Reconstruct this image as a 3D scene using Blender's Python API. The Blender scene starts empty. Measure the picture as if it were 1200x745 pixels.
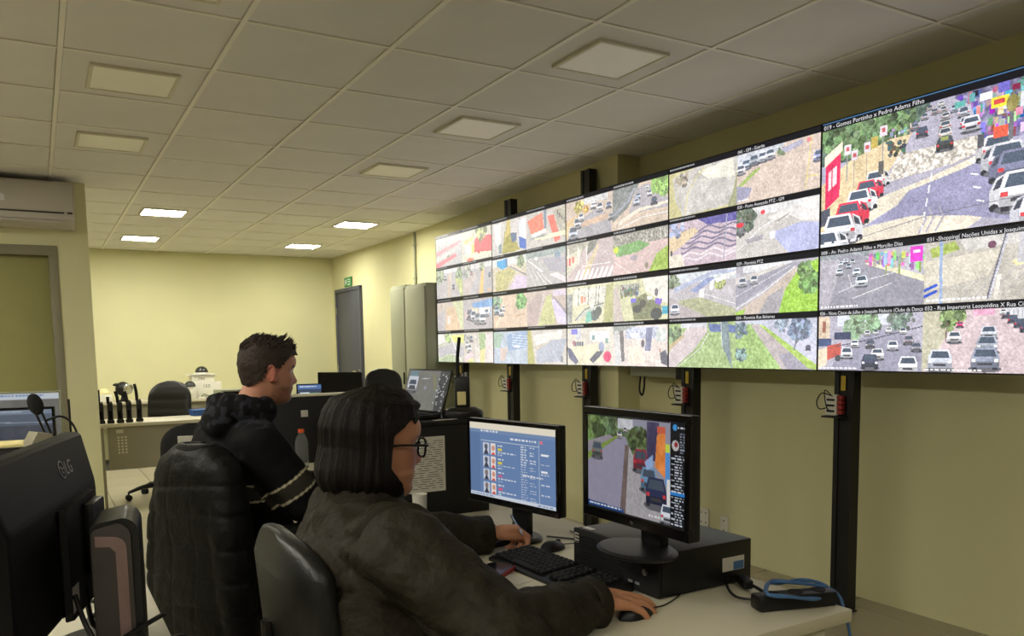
import bpy, bmesh, math, random
import numpy as np
from mathutils import Vector, Matrix, noise as mnoise

random.seed(7)
np.random.seed(7)
PI = math.pi
scene = bpy.context.scene
COL = scene.collection

# ------------------------------------------------------------------ camera
FPX, PYC = 948.99, 496.94            # focal length and principal row in pixels of a 1200 x 745 frame
YAW, PITCH, ROLL = 0.5278, -0.0960, -0.0159
CAMZ = 1.31
cy_, sy_, cp_, sp_, cr_, sr_ = math.cos(YAW), math.sin(YAW), math.cos(PITCH), math.sin(PITCH), math.cos(ROLL), math.sin(ROLL)
F_ = Vector((sy_*cp_, cy_*cp_, sp_))
R0 = Vector((cy_, -sy_, 0))
U0 = R0.cross(F_)
R_ = R0*cr_ + U0*sr_
U_ = -R0*sr_ + U0*cr_
cam_data = bpy.data.cameras.new('camera')
cam = bpy.data.objects.new('camera', cam_data)
COL.objects.link(cam)
m = Matrix.Identity(4)
for i in range(3):
    m[i][0], m[i][1], m[i][2] = R_[i], U_[i], -F_[i]
m[2][3] = CAMZ
cam.matrix_world = m
cam_data.sensor_fit = 'HORIZONTAL'
cam_data.sensor_width = 36.0
cam_data.lens = 36.0*FPX/1200.0
cam_data.shift_y = (PYC - 372.5)/1200.0
cam_data.clip_start = 0.05
scene.camera = cam

# ------------------------------------------------------------------ world, exposure
world = bpy.data.worlds.new('world')
scene.world = world
world.use_nodes = True
world.node_tree.nodes['Background'].inputs[0].default_value = (0.5, 0.48, 0.42, 1)
world.node_tree.nodes['Background'].inputs[1].default_value = 0.05
vs = scene.view_settings
vs.view_transform = 'Standard'
vs.look = 'None'
vs.exposure = 0.0
vs.gamma = 1.0
vs.use_curve_mapping = False
LIGHT_ON = 66.0          # radiance of a lit ceiling panel
LIGHT_COL = (1.0, 0.975, 0.85)
SCREEN_GAIN = 1.35

# ------------------------------------------------------------------ helpers
def lin(c):
    return tuple(((v/255.0)/12.92 if v <= 10 else ((v/255.0+0.055)/1.055)**2.4) for v in c)

def mat(name, rgb, rough=0.6, metal=0.0, var=0.0, vscale=8.0, bump=0.0, bscale=60.0, spec=0.5,
        stretch=(1, 1, 1), emit=None, estr=0.0, trans=0.0, alpha=1.0, coat=0.0, rvar=0.0, ior=1.45, bdist=0.01):
    """procedural principled material: noise-varied colour, roughness and fine bump"""
    mt = bpy.data.materials.new(name)
    mt.use_nodes = True
    nt = mt.node_tree
    bs = nt.nodes['Principled BSDF']
    c = lin(rgb)
    bs.inputs['Base Color'].default_value = (*c, 1)
    bs.inputs['Roughness'].default_value = rough
    bs.inputs['Metallic'].default_value = metal
    bs.inputs['Specular IOR Level'].default_value = spec
    bs.inputs['Transmission Weight'].default_value = trans
    bs.inputs['Alpha'].default_value = alpha
    bs.inputs['Coat Weight'].default_value = coat
    bs.inputs['IOR'].default_value = ior
    if emit is not None:
        bs.inputs['Emission Color'].default_value = (*emit, 1)
        bs.inputs['Emission Strength'].default_value = estr
    tc = nt.nodes.new('ShaderNodeTexCoord')
    mp = nt.nodes.new('ShaderNodeMapping')
    mp.inputs['Scale'].default_value = stretch
    nt.links.new(tc.outputs['Object'], mp.inputs['Vector'])
    if var > 0 or rvar > 0:
        n = nt.nodes.new('ShaderNodeTexNoise')
        n.inputs['Scale'].default_value = vscale
        n.inputs['Detail'].default_value = 4
        nt.links.new(mp.outputs[0], n.inputs['Vector'])
        if var > 0:
            r = nt.nodes.new('ShaderNodeMapRange')
            r.inputs['From Min'].default_value = 0.3
            r.inputs['From Max'].default_value = 0.7
            r.inputs['To Min'].default_value = 1-var
            r.inputs['To Max'].default_value = 1+var
            nt.links.new(n.outputs['Fac'], r.inputs['Value'])
            mx = nt.nodes.new('ShaderNodeVectorMath')
            mx.operation = 'SCALE'
            mx.inputs[0].default_value = c
            nt.links.new(r.outputs[0], mx.inputs['Scale'])
            nt.links.new(mx.outputs[0], bs.inputs['Base Color'])
        if rvar > 0:
            r2 = nt.nodes.new('ShaderNodeMapRange')
            r2.inputs['To Min'].default_value = max(0, rough-rvar)
            r2.inputs['To Max'].default_value = min(1, rough+rvar)
            nt.links.new(n.outputs['Fac'], r2.inputs['Value'])
            nt.links.new(r2.outputs[0], bs.inputs['Roughness'])
    if bump > 0:
        n2 = nt.nodes.new('ShaderNodeTexNoise')
        n2.inputs['Scale'].default_value = bscale
        n2.inputs['Detail'].default_value = 5
        nt.links.new(mp.outputs[0], n2.inputs['Vector'])
        bp = nt.nodes.new('ShaderNodeBump')
        bp.inputs['Strength'].default_value = bump
        bp.inputs['Distance'].default_value = bdist
        nt.links.new(n2.outputs['Fac'], bp.inputs['Height'])
        nt.links.new(bp.outputs[0], bs.inputs['Normal'])
    return mt

def attr_mat(name, emission=0.0, rough=0.5, bump=0.0, bscale=100.0, spec=0.5, sss=0.0):
    """colour read from the mesh's own colour attribute"""
    mt = bpy.data.materials.new(name)
    mt.use_nodes = True
    nt = mt.node_tree
    bs = nt.nodes['Principled BSDF']
    a = nt.nodes.new('ShaderNodeVertexColor')
    a.layer_name = 'Col'
    bs.inputs['Roughness'].default_value = rough
    bs.inputs['Specular IOR Level'].default_value = spec
    if emission > 0:
        bs.inputs['Base Color'].default_value = (0.012, 0.012, 0.014, 1)
        nt.links.new(a.outputs['Color'], bs.inputs['Emission Color'])
        bs.inputs['Emission Strength'].default_value = emission
    else:
        nt.links.new(a.outputs['Color'], bs.inputs['Base Color'])
        if sss:
            bs.inputs['Subsurface Weight'].default_value = sss
            bs.inputs['Subsurface Radius'].default_value = (0.01, 0.004, 0.002)
    if bump > 0:
        tc = nt.nodes.new('ShaderNodeTexCoord')
        n2 = nt.nodes.new('ShaderNodeTexNoise')
        n2.inputs['Scale'].default_value = bscale
        n2.inputs['Detail'].default_value = 4
        nt.links.new(tc.outputs['Object'], n2.inputs['Vector'])
        bp = nt.nodes.new('ShaderNodeBump')
        bp.inputs['Strength'].default_value = bump
        bp.inputs['Distance'].default_value = 0.005
        nt.links.new(n2.outputs['Fac'], bp.inputs['Height'])
        nt.links.new(bp.outputs[0], bs.inputs['Normal'])
    return mt

def NB():
    return bmesh.new()

def merge(dst, src, M=None):
    if M is not None:
        bmesh.ops.transform(src, matrix=M, verts=src.verts)
    mp = {}
    for v in src.verts:
        mp[v] = dst.verts.new(v.co)
    for f in src.faces:
        try:
            dst.faces.new([mp[v] for v in f.verts])
        except ValueError:
            pass
    src.free()

def box(bm, x0, x1, y0, y1, z0, z1, bev=0.0, seg=2, M=None):
    t = bmesh.new()
    vs_ = [t.verts.new(p) for p in ((x0, y0, z0), (x1, y0, z0), (x1, y1, z0), (x0, y1, z0),
                                    (x0, y0, z1), (x1, y0, z1), (x1, y1, z1), (x0, y1, z1))]
    for f in ((0, 3, 2, 1), (4, 5, 6, 7), (0, 1, 5, 4), (1, 2, 6, 5), (2, 3, 7, 6), (3, 0, 4, 7)):
        t.faces.new([vs_[i] for i in f])
    if bev > 0:
        bmesh.ops.bevel(t, geom=list(t.edges), offset=bev, segments=seg, affect='EDGES', profile=0.5)
    merge(bm, t, M)
    return bm

def frame_from(d, up=Vector((0, 0, 1))):
    d = Vector(d).normalized()
    if abs(d.dot(up)) > 0.98:
        up = Vector((1, 0, 0))
    s = d.cross(up).normalized()
    u = s.cross(d).normalized()
    return d, s, u

def loft(bm, rings, cap=True, close=True):
    R = [[bm.verts.new(p) for p in r] for r in rings]
    n = len(R[0])
    for a, b in zip(R[:-1], R[1:]):
        for i in range(n if close else n-1):
            j = (i+1) % n
            bm.faces.new((a[i], a[j], b[j], b[i]))
    if cap:
        bm.faces.new(list(reversed(R[0])))
        bm.faces.new(R[-1])
    return bm

def cyl(bm, p0, p1, r0, r1=None, n=16):
    p0, p1 = Vector(p0), Vector(p1)
    r1 = r0 if r1 is None else r1
    d, s, u = frame_from(p1-p0)
    rings = []
    for p, r in ((p0, r0), (p1, r1)):
        rings.append([p + (s*math.cos(2*PI*i/n)+u*math.sin(2*PI*i/n))*r for i in range(n)])
    return loft(bm, rings)

def smooth_path(pts, k=6):
    pts = [Vector(p) for p in pts]
    if len(pts) < 3:
        return pts
    out = []
    P = [pts[0]*2-pts[1]] + pts + [pts[-1]*2-pts[-2]]
    for i in range(1, len(P)-2):
        p0, p1, p2, p3 = P[i-1:i+3]
        for j in range(k):
            t = j/k
            out.append(0.5*((2*p1)+(p2-p0)*t+(2*p0-5*p1+4*p2-p3)*t*t+(3*p1-p0-3*p2+p3)*t**3))
    out.append(pts[-1])
    return out

def tube(bm, pts, r, n=8, k=6, smooth=True):
    pts = smooth_path(pts, k) if smooth else [Vector(p) for p in pts]
    rings = []
    up = Vector((0, 0, 1))
    for i, p in enumerate(pts):
        d = pts[min(i+1, len(pts)-1)] - pts[max(i-1, 0)]
        if d.length < 1e-9:
            d = Vector((1, 0, 0))
        d, s, u = frame_from(d, up)
        up = u
        rr = r[i*len(r)//len(pts)] if isinstance(r, (list, tuple)) else r
        rings.append([p + (s*math.cos(2*PI*j/n)+u*math.sin(2*PI*j/n))*rr for j in range(n)])
    return loft(bm, rings)

def lathe(bm, prof, c=(0, 0, 0), n=24, M=None):
    t = bmesh.new()
    rings = [[Vector((r*math.cos(2*PI*i/n), r*math.sin(2*PI*i/n), z)) for i in range(n)] for r, z in prof]
    loft(t, rings)
    merge(bm, t, Matrix.Translation(c) @ (M if M is not None else Matrix.Identity(4)))
    return bm

def ball(bm, c, r, M=None, nu=16, nv=10):
    t = bmesh.new()
    bmesh.ops.create_uvsphere(t, u_segments=nu, v_segments=nv, radius=1.0)
    rr = r if isinstance(r, (tuple, list)) else (r, r, r)
    T = Matrix.Translation(c) @ (M if M is not None else Matrix.Identity(4)) @ Matrix.Diagonal((*rr, 1))
    merge(bm, t, T)
    return bm

def prism(bm, pts, a0, a1, axis='z'):
    """extrude a closed 2-D outline between a0 and a1 along an axis"""
    def P(p, a):
        return {'z': (p[0], p[1], a), 'y': (p[0], a, p[1]), 'x': (a, p[0], p[1])}[axis]
    return loft(bm, [[Vector(P(p, a)) for p in pts] for a in (a0, a1)])

def rrect(w, h, r, n=5, cx=0.0, cy=0.0):
    out = []
    for sx, sy, a0 in ((1, 1, 0), (-1, 1, 90), (-1, -1, 180), (1, -1, 270)):
        for i in range(n+1):
            a = math.radians(a0+90*i/n)
            out.append((cx+sx*(w/2-r)+r*math.cos(a), cy+sy*(h/2-r)+r*math.sin(a)))
    return out

def mesh_of(bm, name, smooth=35):
    bmesh.ops.recalc_face_normals(bm, faces=bm.faces)
    me = bpy.data.meshes.new(name)
    bm.to_mesh(me)
    bm.free()
    if smooth:
        me.polygons.foreach_set('use_smooth', [True]*len(me.polygons))
        me.set_sharp_from_angle(angle=math.radians(smooth))
    return me

def obj(name, bm, material, parent=None, loc=None, smooth=35, label=None, kind=None):
    me = mesh_of(bm, name, smooth) if isinstance(bm, bmesh.types.BMesh) else bm
    if material is not None:
        if len(me.materials) == 0:
            me.materials.append(material)
    o = bpy.data.objects.new(name, me)
    COL.objects.link(o)
    if parent is not None:
        o.parent = parent
    if loc is not None:
        o.location = loc
    if label:
        o['label'] = label
    if kind:
        o['kind'] = kind
    return o

def tag(o, label, cat, group=None):
    o['label'] = label
    o['category'] = cat
    if group:
        o['group'] = group
    return o

def thing(name, label, cat, loc=(0, 0, 0), rz=0.0, group=None):
    o = bpy.data.objects.new(name, None)
    o.empty_display_size = 0.1
    COL.objects.link(o)
    o.location = loc
    o.rotation_euler = (0, 0, rz)
    return tag(o, label, cat, group)

def struct(name, bm, material, smooth=35):
    o = obj(name, bm, material, smooth=smooth)
    o['kind'] = 'structure'
    return o

def copy_tree(o, parent=None):
    c = o.copy()
    COL.objects.link(c)
    c.parent = parent
    for ch in list(o.children):
        copy_tree(ch, c)
    return c

def text_mesh(txt, size, name='text', extrude=0.0, align='LEFT', xscale=1.0):
    cu = bpy.data.curves.new(name, 'FONT')
    cu.body = txt
    cu.size = size
    cu.extrude = extrude
    cu.align_x = align
    cu.resolution_u = 2
    t = bpy.data.objects.new(name, cu)
    COL.objects.link(t)
    dg = bpy.context.evaluated_depsgraph_get()
    me = bpy.data.meshes.new_from_object(t.evaluated_get(dg))
    bpy.data.objects.remove(t)
    bpy.data.curves.remove(cu)
    if xscale != 1.0:
        me.transform(Matrix.Diagonal((xscale, 1, 1, 1)))
    return me

UPRIGHT = Matrix.Rotation(PI/2, 4, 'X')      # text lying in XY -> standing in XZ, facing -Y

# ------------------------------------------------------------------ materials
M = {}
M['wall'] = mat('wall_paint', (216, 212, 168), 0.85, var=0.03, vscale=1.5, bump=0.06, bscale=140)
M['wall_right'] = mat('wall_paint_side', (216, 211, 166), 0.85, var=0.06, vscale=1.2, bump=0.08, bscale=120, stretch=(1, 1, 0.4))
M['wall_dim'] = mat('wall_paint_low_bounce', (112, 104, 88), 0.85, var=0.03)  # for the unseen walls, tone darkened to cut the light they bounce
M['tile'] = mat('ceiling_tile', (230, 227, 222), 0.95, var=0.02, vscale=4, bump=0.25, bscale=260)
M['tbar'] = mat('ceiling_bar', (244, 240, 228), 0.5)
M['plenum'] = mat('plenum', (120, 115, 100), 0.9)
M['floor_tile'] = mat('floor_tile', (168, 160, 136), 0.32, var=0.07, vscale=2.2, bump=0.02, bscale=40, rvar=0.08)
M['grout'] = mat('grout', (60, 57, 48), 0.9)
M['frame_grey'] = mat('door_frame_grey', (136, 130, 106), 0.5, var=0.03)
M['door_olive'] = mat('door_olive', (150, 146, 92), 0.55, var=0.03)
M['door_dark'] = mat('door_dark_grey', (72, 74, 84), 0.5, var=0.03)
M['chrome'] = mat('chrome', (200, 200, 200), 0.2, 1.0)
M['lamp_on'] = mat('lamp_diffuser_lit', (250, 245, 230), 0.4, emit=LIGHT_COL, estr=LIGHT_ON)
M['lamp_off'] = mat('lamp_diffuser', (252, 249, 236), 0.35)
M['lamp_frame'] = mat('lamp_frame', (214, 208, 184), 0.4)
M['ac_white'] = mat('ac_plastic', (196, 190, 180), 0.35)
M['ac_dark'] = mat('ac_slot', (70, 68, 62), 0.6)
M['white'] = mat('white_plastic', (225, 222, 210), 0.4)
M['black'] = mat('black_plastic', (17, 17, 18), 0.42, bump=0.03, bscale=300)
M['black_dim'] = mat('black_plastic_dim', (10, 10, 11), 0.5, bump=0.03, bscale=300, spec=0.25)
M['black_gloss'] = mat('black_gloss', (14, 14, 15), 0.16)
M['black_matte'] = mat('black_matte', (17, 17, 18), 0.75, bump=0.04, bscale=200)
M['post'] = mat('post_black_steel', (20, 19, 19), 0.45, bump=0.03, bscale=90)
M['panel_black'] = mat('divider_black', (20, 19, 20), 0.55, var=0.06, bump=0.03, bscale=120)
M['desk'] = mat('desk_laminate', (200, 193, 170), 0.42, var=0.02, vscale=3)
M['desk_edge'] = mat('desk_edge', (212, 206, 186), 0.45)
M['desk_grey'] = mat('desk_grey_panel', (146, 140, 122), 0.55, var=0.03)
M['metal_grey'] = mat('cabinet_paint', (150, 152, 128), 0.45, var=0.02)
M['metal_dark'] = mat('cabinet_side', (150, 152, 128), 0.45, var=0.02)
M['leather'] = mat('chair_leather', (22, 22, 21), 0.40, var=0.1, vscale=20, bump=0.12, bscale=220)
M['fabric'] = mat('chair_fabric', (26, 26, 26), 0.9, bump=0.15, bscale=500)
M['green_sign'] = mat('sign_green', (40, 140, 60), 0.5)
M['yellow'] = mat('yellow_sticker', (190, 160, 50), 0.6)
M['red'] = mat('red_plastic', (150, 48, 42), 0.5)
M['paper'] = mat('paper', (205, 200, 186), 0.85, var=0.03, vscale=20)
M['paper_yellow'] = mat('paper_cream', (226, 212, 150), 0.85, var=0.04)
M['blue_cable'] = mat('blue_cable', (66, 104, 150), 0.5)
M['cable'] = mat('black_cable', (18, 18, 18), 0.5)
M['text_white'] = mat('print_white', (225, 225, 225), 0.5)
M['text_grey'] = mat('print_grey', (150, 150, 150), 0.35, metal=0.3)
M['ink'] = mat('print_ink', (70, 70, 74), 0.8)
M['screen'] = attr_mat('screen_picture', emission=SCREEN_GAIN, rough=0.35, spec=0.3)
M['screen_desk'] = attr_mat('desk_screen_picture', emission=1.0, rough=0.3, spec=0.3)
M['caption'] = mat('caption_glow', (10, 10, 10), 0.5, emit=(0.8, 0.8, 0.82), estr=1.1)
M['bezel'] = mat('panel_bezel', (13, 14, 18), 0.35)
# ------------------------------------------------------------------ the setting
HC = CAMZ + 1.2433
X0, XR = -2.6, 3.57
YB, YF = -2.4, 11.05
YL = 6.87                  # face of the short wall on the left
GX, GY, PX_, PY_ = 0.1604, 3.2758, 0.5985, 0.625      # ceiling grid origin and pitch

# floor: slab in the joint colour, ceramic tiles laid on it one by one
floor = struct('floor', box(NB(), X0-0.1, XR+0.3, YB-0.1, YF+0.15, -0.12, -0.006), M['grout'])
TX, TY = 0.418, 0.617
tile_me = {}
for j in range(-4, 14):
    for i in range(-4, 9):
        x0, y0 = 0.5 + (i-1)*TX, 3.215 + (j-3)*TY
        x1, y1 = min(x0+TX, XR+0.2), min(y0+TY, YF)
        if y1 < 0.6 or x1 <= x0 or y1 <= y0+0.02:
            continue
        key = (round(x1-x0, 3), round(y1-y0, 3))
        if key not in tile_me:
            g = 0.0025
            me = mesh_of(box(NB(), g, x1-x0-g, g, y1-y0-g, -0.02, 0.0, bev=0.0015, seg=1), 'floor_tile')
            me.materials.append(M['floor_tile'])
            tile_me[key] = me
        obj('floor_tile', tile_me[key], None, parent=floor, loc=(x0, y0, 0))
# plain tiled run behind the camera, out of the photograph
obj('floor_rest', box(NB(), X0, XR, YB, 0.6, -0.02, -0.001), M['floor_tile'], parent=floor)
obj('floor_rest_side', box(NB(), X0, 0.5-5*TX-0.004, 0.6, YF, -0.02, -0.001), M['floor_tile'], parent=floor)

# ceiling: slab above, T-bars, lay-in tiles
ceiling = struct('ceiling', box(NB(), X0-0.1, XR+0.3, YB-0.1, YF+0.15, HC+0.03, HC+0.12), M['plenum'])
tile_me = {}
nx0, nx1 = -5, 6
ny0, ny1 = -10, 13
for i in range(nx0, nx1):
    for j in range(ny0, ny1):
        x0, y0 = GX+i*PX_, GY+j*PY_
        x1, y1 = min(x0+PX_, XR+0.1), min(y0+PY_, YF)
        if x1 - x0 < 0.03 or y1 - y0 < 0.03:
            continue
        key = (round(x1-x0, 3), round(y1-y0, 3))
        if key not in tile_me:
            g = 0.0118
            me = mesh_of(box(NB(), g, x1-x0-g, g, y1-y0-g, 0.004, 0.021, bev=0.002, seg=1), 'ceiling_tile')
            me.materials.append(M['tile'])
            tile_me[key] = me
        obj('ceiling_tile', tile_me[key], None, parent=ceiling, loc=(x0, y0, HC))
for i in range(nx0, nx1+1):
    x = GX+i*PX_
    if x < XR:
        obj('grid_runner', box(NB(), x-0.010, x+0.010, YB, YF, HC-0.001, HC+0.03), M['tbar'], parent=ceiling)
for j in range(ny0, ny1+1):
    y = GY+j*PY_
    if y < YF:
        obj('grid_crossbar', box(NB(), X0, XR, y-0.008, y+0.008, HC-0.0002, HC+0.028), M['tbar'], parent=ceiling)

# walls
# right wall: stands back in the near part, steps forward at a pillar and runs slightly askew behind it
rw = [(XR, YB), (XR, 4.37), (3.385, 4.37), (3.62, 8.30), (3.60, YF+0.02), (XR+0.3, YF+0.02), (XR+0.3, YB)]
struct('wall_right', prism(NB(), rw, -0.02, HC+0.03), M['wall_right'], smooth=10)
struct('wall_far', box(NB(), X0-0.1, XR+0.3, YF, YF+0.12, -0.02, HC+0.03), M['wall'])
struct('wall_back', box(NB(), X0-0.1, XR+0.3, YB-0.12, YB, -0.02, HC+0.03), M['wall_dim'])
struct('wall_outer_left', box(NB(), X0-0.12, X0, YB, YF, -0.02, HC+0.03), M['wall_dim'])
# short wall on the left with a door opening (x -0.80 .. 0.12)
XL = 0.383
wl = NB()
box(wl, 0.170, XL, YL, YL+0.16, -0.02, HC+0.03)
box(wl, X0, -0.85, YL, YL+0.16, -0.02, HC+0.03)
box(wl, -0.85, 0.170, YL, YL+0.16, 2.085, HC+0.03)
struct('wall_left', wl, M['wall'])
d1 = NB()
box(d1, 0.118, 0.176, YL-0.012, YL+0.1, 0, 2.09, bev=0.004)
box(d1, -0.856, -0.798, YL-0.012, YL+0.1, 0, 2.09, bev=0.004)
box(d1, -0.856, 0.176, YL-0.0121, YL+0.1, 2.02, 2.091, bev=0.004)
door1 = struct('door_1', d1, M['frame_grey'])
obj('door_leaf', box(NB(), -0.797, 0.117, YL+0.045, YL+0.085, 0.005, 2.019, bev=0.003), M['door_olive'], parent=door1)
k = NB()
cyl(k, (-0.72, YL+0.045, 1.0), (-0.72, YL-0.01, 1.0), 0.012)
box(k, -0.725, -0.60, YL-0.02, YL-0.005, 0.99, 1.01, bev=0.004)
obj('door_handle', k, M['chrome'], parent=door1)

# dark door in the right wall near the far corner
yb0, yb1 = 9.95, 10.83
xd = 3.602
d2 = NB()
box(d2, xd-0.035, xd+0.02, yb0-0.05, yb0, 0, 2.10, bev=0.004)
box(d2, xd-0.035, xd+0.02, yb1, yb1+0.05, 0, 2.10, bev=0.004)
box(d2, xd-0.0351, xd+0.02, yb0-0.05, yb1+0.05, 2.06, 2.1101, bev=0.004)
door2 = struct('door_2', d2, M['door_dark'])
obj('door_leaf', box(NB(), xd-0.02, xd+0.015, yb0+0.002, yb1-0.002, 0.006, 2.058, bev=0.003), M['door_dark'], parent=door2)
k = NB()
cyl(k, (xd-0.02, yb0+0.07, 1.02), (xd-0.07, yb0+0.07, 1.02), 0.011)
tube(k, [(xd-0.065, yb0+0.07, 1.02), (xd-0.068, yb0+0.13, 1.02), (xd-0.066, yb0+0.19, 1.018)], 0.009)
lathe(k, [(0.026, 0), (0.026, 0.006), (0.02, 0.009)], (xd-0.0195, yb0+0.07, 1.02), 16, Matrix.Rotation(-PI/2, 4, 'Y'))
obj('door_handle', k, M['chrome'], parent=door2)
for z in (0.25, 1.05, 1.82):
    h = NB()
    cyl(h, (xd-0.03, yb1-0.004, z-0.05), (xd-0.03, yb1-0.004, z+0.05), 0.009, n=10)
    obj('hinge', h, M['chrome'], parent=door2)

# skirting along the far wall
struct('baseboard_far', box(NB(), XL, 3.59, YF-0.012, YF, 0, 0.07, bev=0.003), M['wall'])

# green exit sign above the dark door
sg = thing('exit_sign', 'small green exit sign above the dark grey door', 'sign', (3.597, 10.39, 2.185), -PI/2)
obj('plate', box(NB(), -0.14, 0.14, -0.008, 0.0, -0.06, 0.06, bev=0.003), M['green_sign'], parent=sg)
s = NB()
box(s, -0.1, -0.075, -0.0095, -0.008, -0.035, 0.03)
box(s, -0.06, -0.035, -0.0095, -0.008, -0.02, 0.035)
for a in (-0.035, 0.0, 0.03):
    box(s, 0.0, 0.1, -0.0095, -0.008, a-0.006, a+0.008)
box(s, 0.085, 0.1, -0.0095, -0.008, -0.04, 0.038)
obj('pictogram', s, M['text_white'], parent=sg)

# ------------------------------------------------------------------ ceiling lights
def ceiling_light(cx, cy, on, label):
    t = thing('ceiling_light', label, 'ceiling light', (cx, cy, HC), 0, 'square ceiling light panels')
    w = 0.185
    f = NB()
    for a in range(4):
        Mx = Matrix.Rotation(a*PI/2, 4, 'Z')
        box(f, -w, w-0.0165, -w, -w+0.016, -0.010, 0.0045, bev=0.002, seg=1, M=Mx)
    obj('frame', f, M['lamp_frame'], parent=t)
    d = NB()
    box(d, -w+0.014, w-0.014, -w+0.014, w-0.014, -0.006, 0.0045)
    obj('diffuser', d, M['lamp_on'] if on else M['lamp_off'], parent=t)
    return t
def gc(i, j):
    return (GX+(i+0.5)*PX_, GY+(j+0.5)*PY_)
for i, j, on, lab in (
        (0, -1, False, 'unlit square ceiling light cut off by the top edge of the picture'),
        (0, 1, False, 'unlit square ceiling light on the left, second in its row, nearest fully visible'),
        (0, 3, False, 'unlit square ceiling light on the left just in front of the air conditioner'),
        (3, -1, False, 'unlit square ceiling light nearest to the video wall, the largest of all'),
        (3, 1, False, 'unlit square ceiling light in the middle row towards the video wall, second nearest'),
        (3, 3, False, 'unlit square ceiling light in the video wall row, farthest of the unlit ones'),
        (1, 7, True, 'glowing square ceiling light at the back left, the nearer of the left pair'),
        (1, 10, True, 'glowing square ceiling light at the back left, the farther of the left pair'),
        (4, 7, True, 'glowing square ceiling light at the back right, the nearer of the right pair'),
        (4, 10, True, 'glowing square ceiling light at the back right, the farther of the right pair'),
        (-2, 7, True, 'glowing square ceiling light hidden behind the short left wall, nearer one'),
        (-2, 10, True, 'glowing square ceiling light hidden behind the short left wall, farther one'),
        (-3, -7, True, 'glowing square ceiling light added left of the picture, behind the camera'),  # from here on, lamps added out of view to brighten the near room
        (-3, -5, True, 'glowing square ceiling light added left of the picture, level with the camera'),
        (-3, -3, True, 'glowing square ceiling light added left of the picture, level with the near desk'),
        (-3, -1, True, 'glowing square ceiling light added left of the picture, level with the hoodie'),
        (-3, 1, True, 'glowing square ceiling light added left of the picture, over the left middle desk'),
        (-3, 3, True, 'glowing square ceiling light added left of the picture, close before the short wall'),
        (0, -8, True, 'glowing square ceiling light added behind the camera')):
    x, y = gc(i, j)
    ceiling_light(x, y, on, lab)

# ------------------------------------------------------------------ air conditioner
ac = thing('air_conditioner', 'wall-mounted split air conditioner above the olive door on the left', 'air conditioner', (-0.18, YL, 2.2), 0)
prof = [(0, 0.02), (-0.05, 0.0), (-0.16, 0.012), (-0.215, 0.055), (-0.225, 0.10), (-0.225, 0.27), (-0.20, 0.315), (0, 0.32)]
b = NB()
prism(b, prof, -0.5, 0.475, 'x')
obj('body', b, M['ac_white'], parent=ac)
b = NB()
box(b, -0.49, 0.465, -0.2305, -0.222, 0.105, 0.268, bev=0.004)
obj('front_panel', b, M['ac_white'], parent=ac)
b = NB()
box(b, -0.46, 0.41, -0.004, 0.004, -0.03, 0.03, bev=0.003, M=Matrix.Translation((0, -0.196, 0.05)) @ Matrix.Rotation(math.radians(-48), 4, 'X'))
obj('louver', b, M['ac_white'], parent=ac)
b = NB()
box(b, -0.46, 0.41, -0.226, -0.2245, 0.092, 0.1035)
obj('air_slot', b, M['ac_dark'], parent=ac)
b = NB()
box(b, 0.43, 0.462, -0.2345, -0.230, 0.09, 0.105, bev=0.001, seg=1)
obj('signal_window', b, M['ac_dark'], parent=ac)
b = NB()
prism(b, [(-0.02, 0.16), (0.055, 0.16), (0.055, 0.195), (0.035, 0.21), (0.0, 0.175)], -0.2315, -0.2306, 'y')
obj('sticker', b, M['text_white'], parent=ac)
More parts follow.
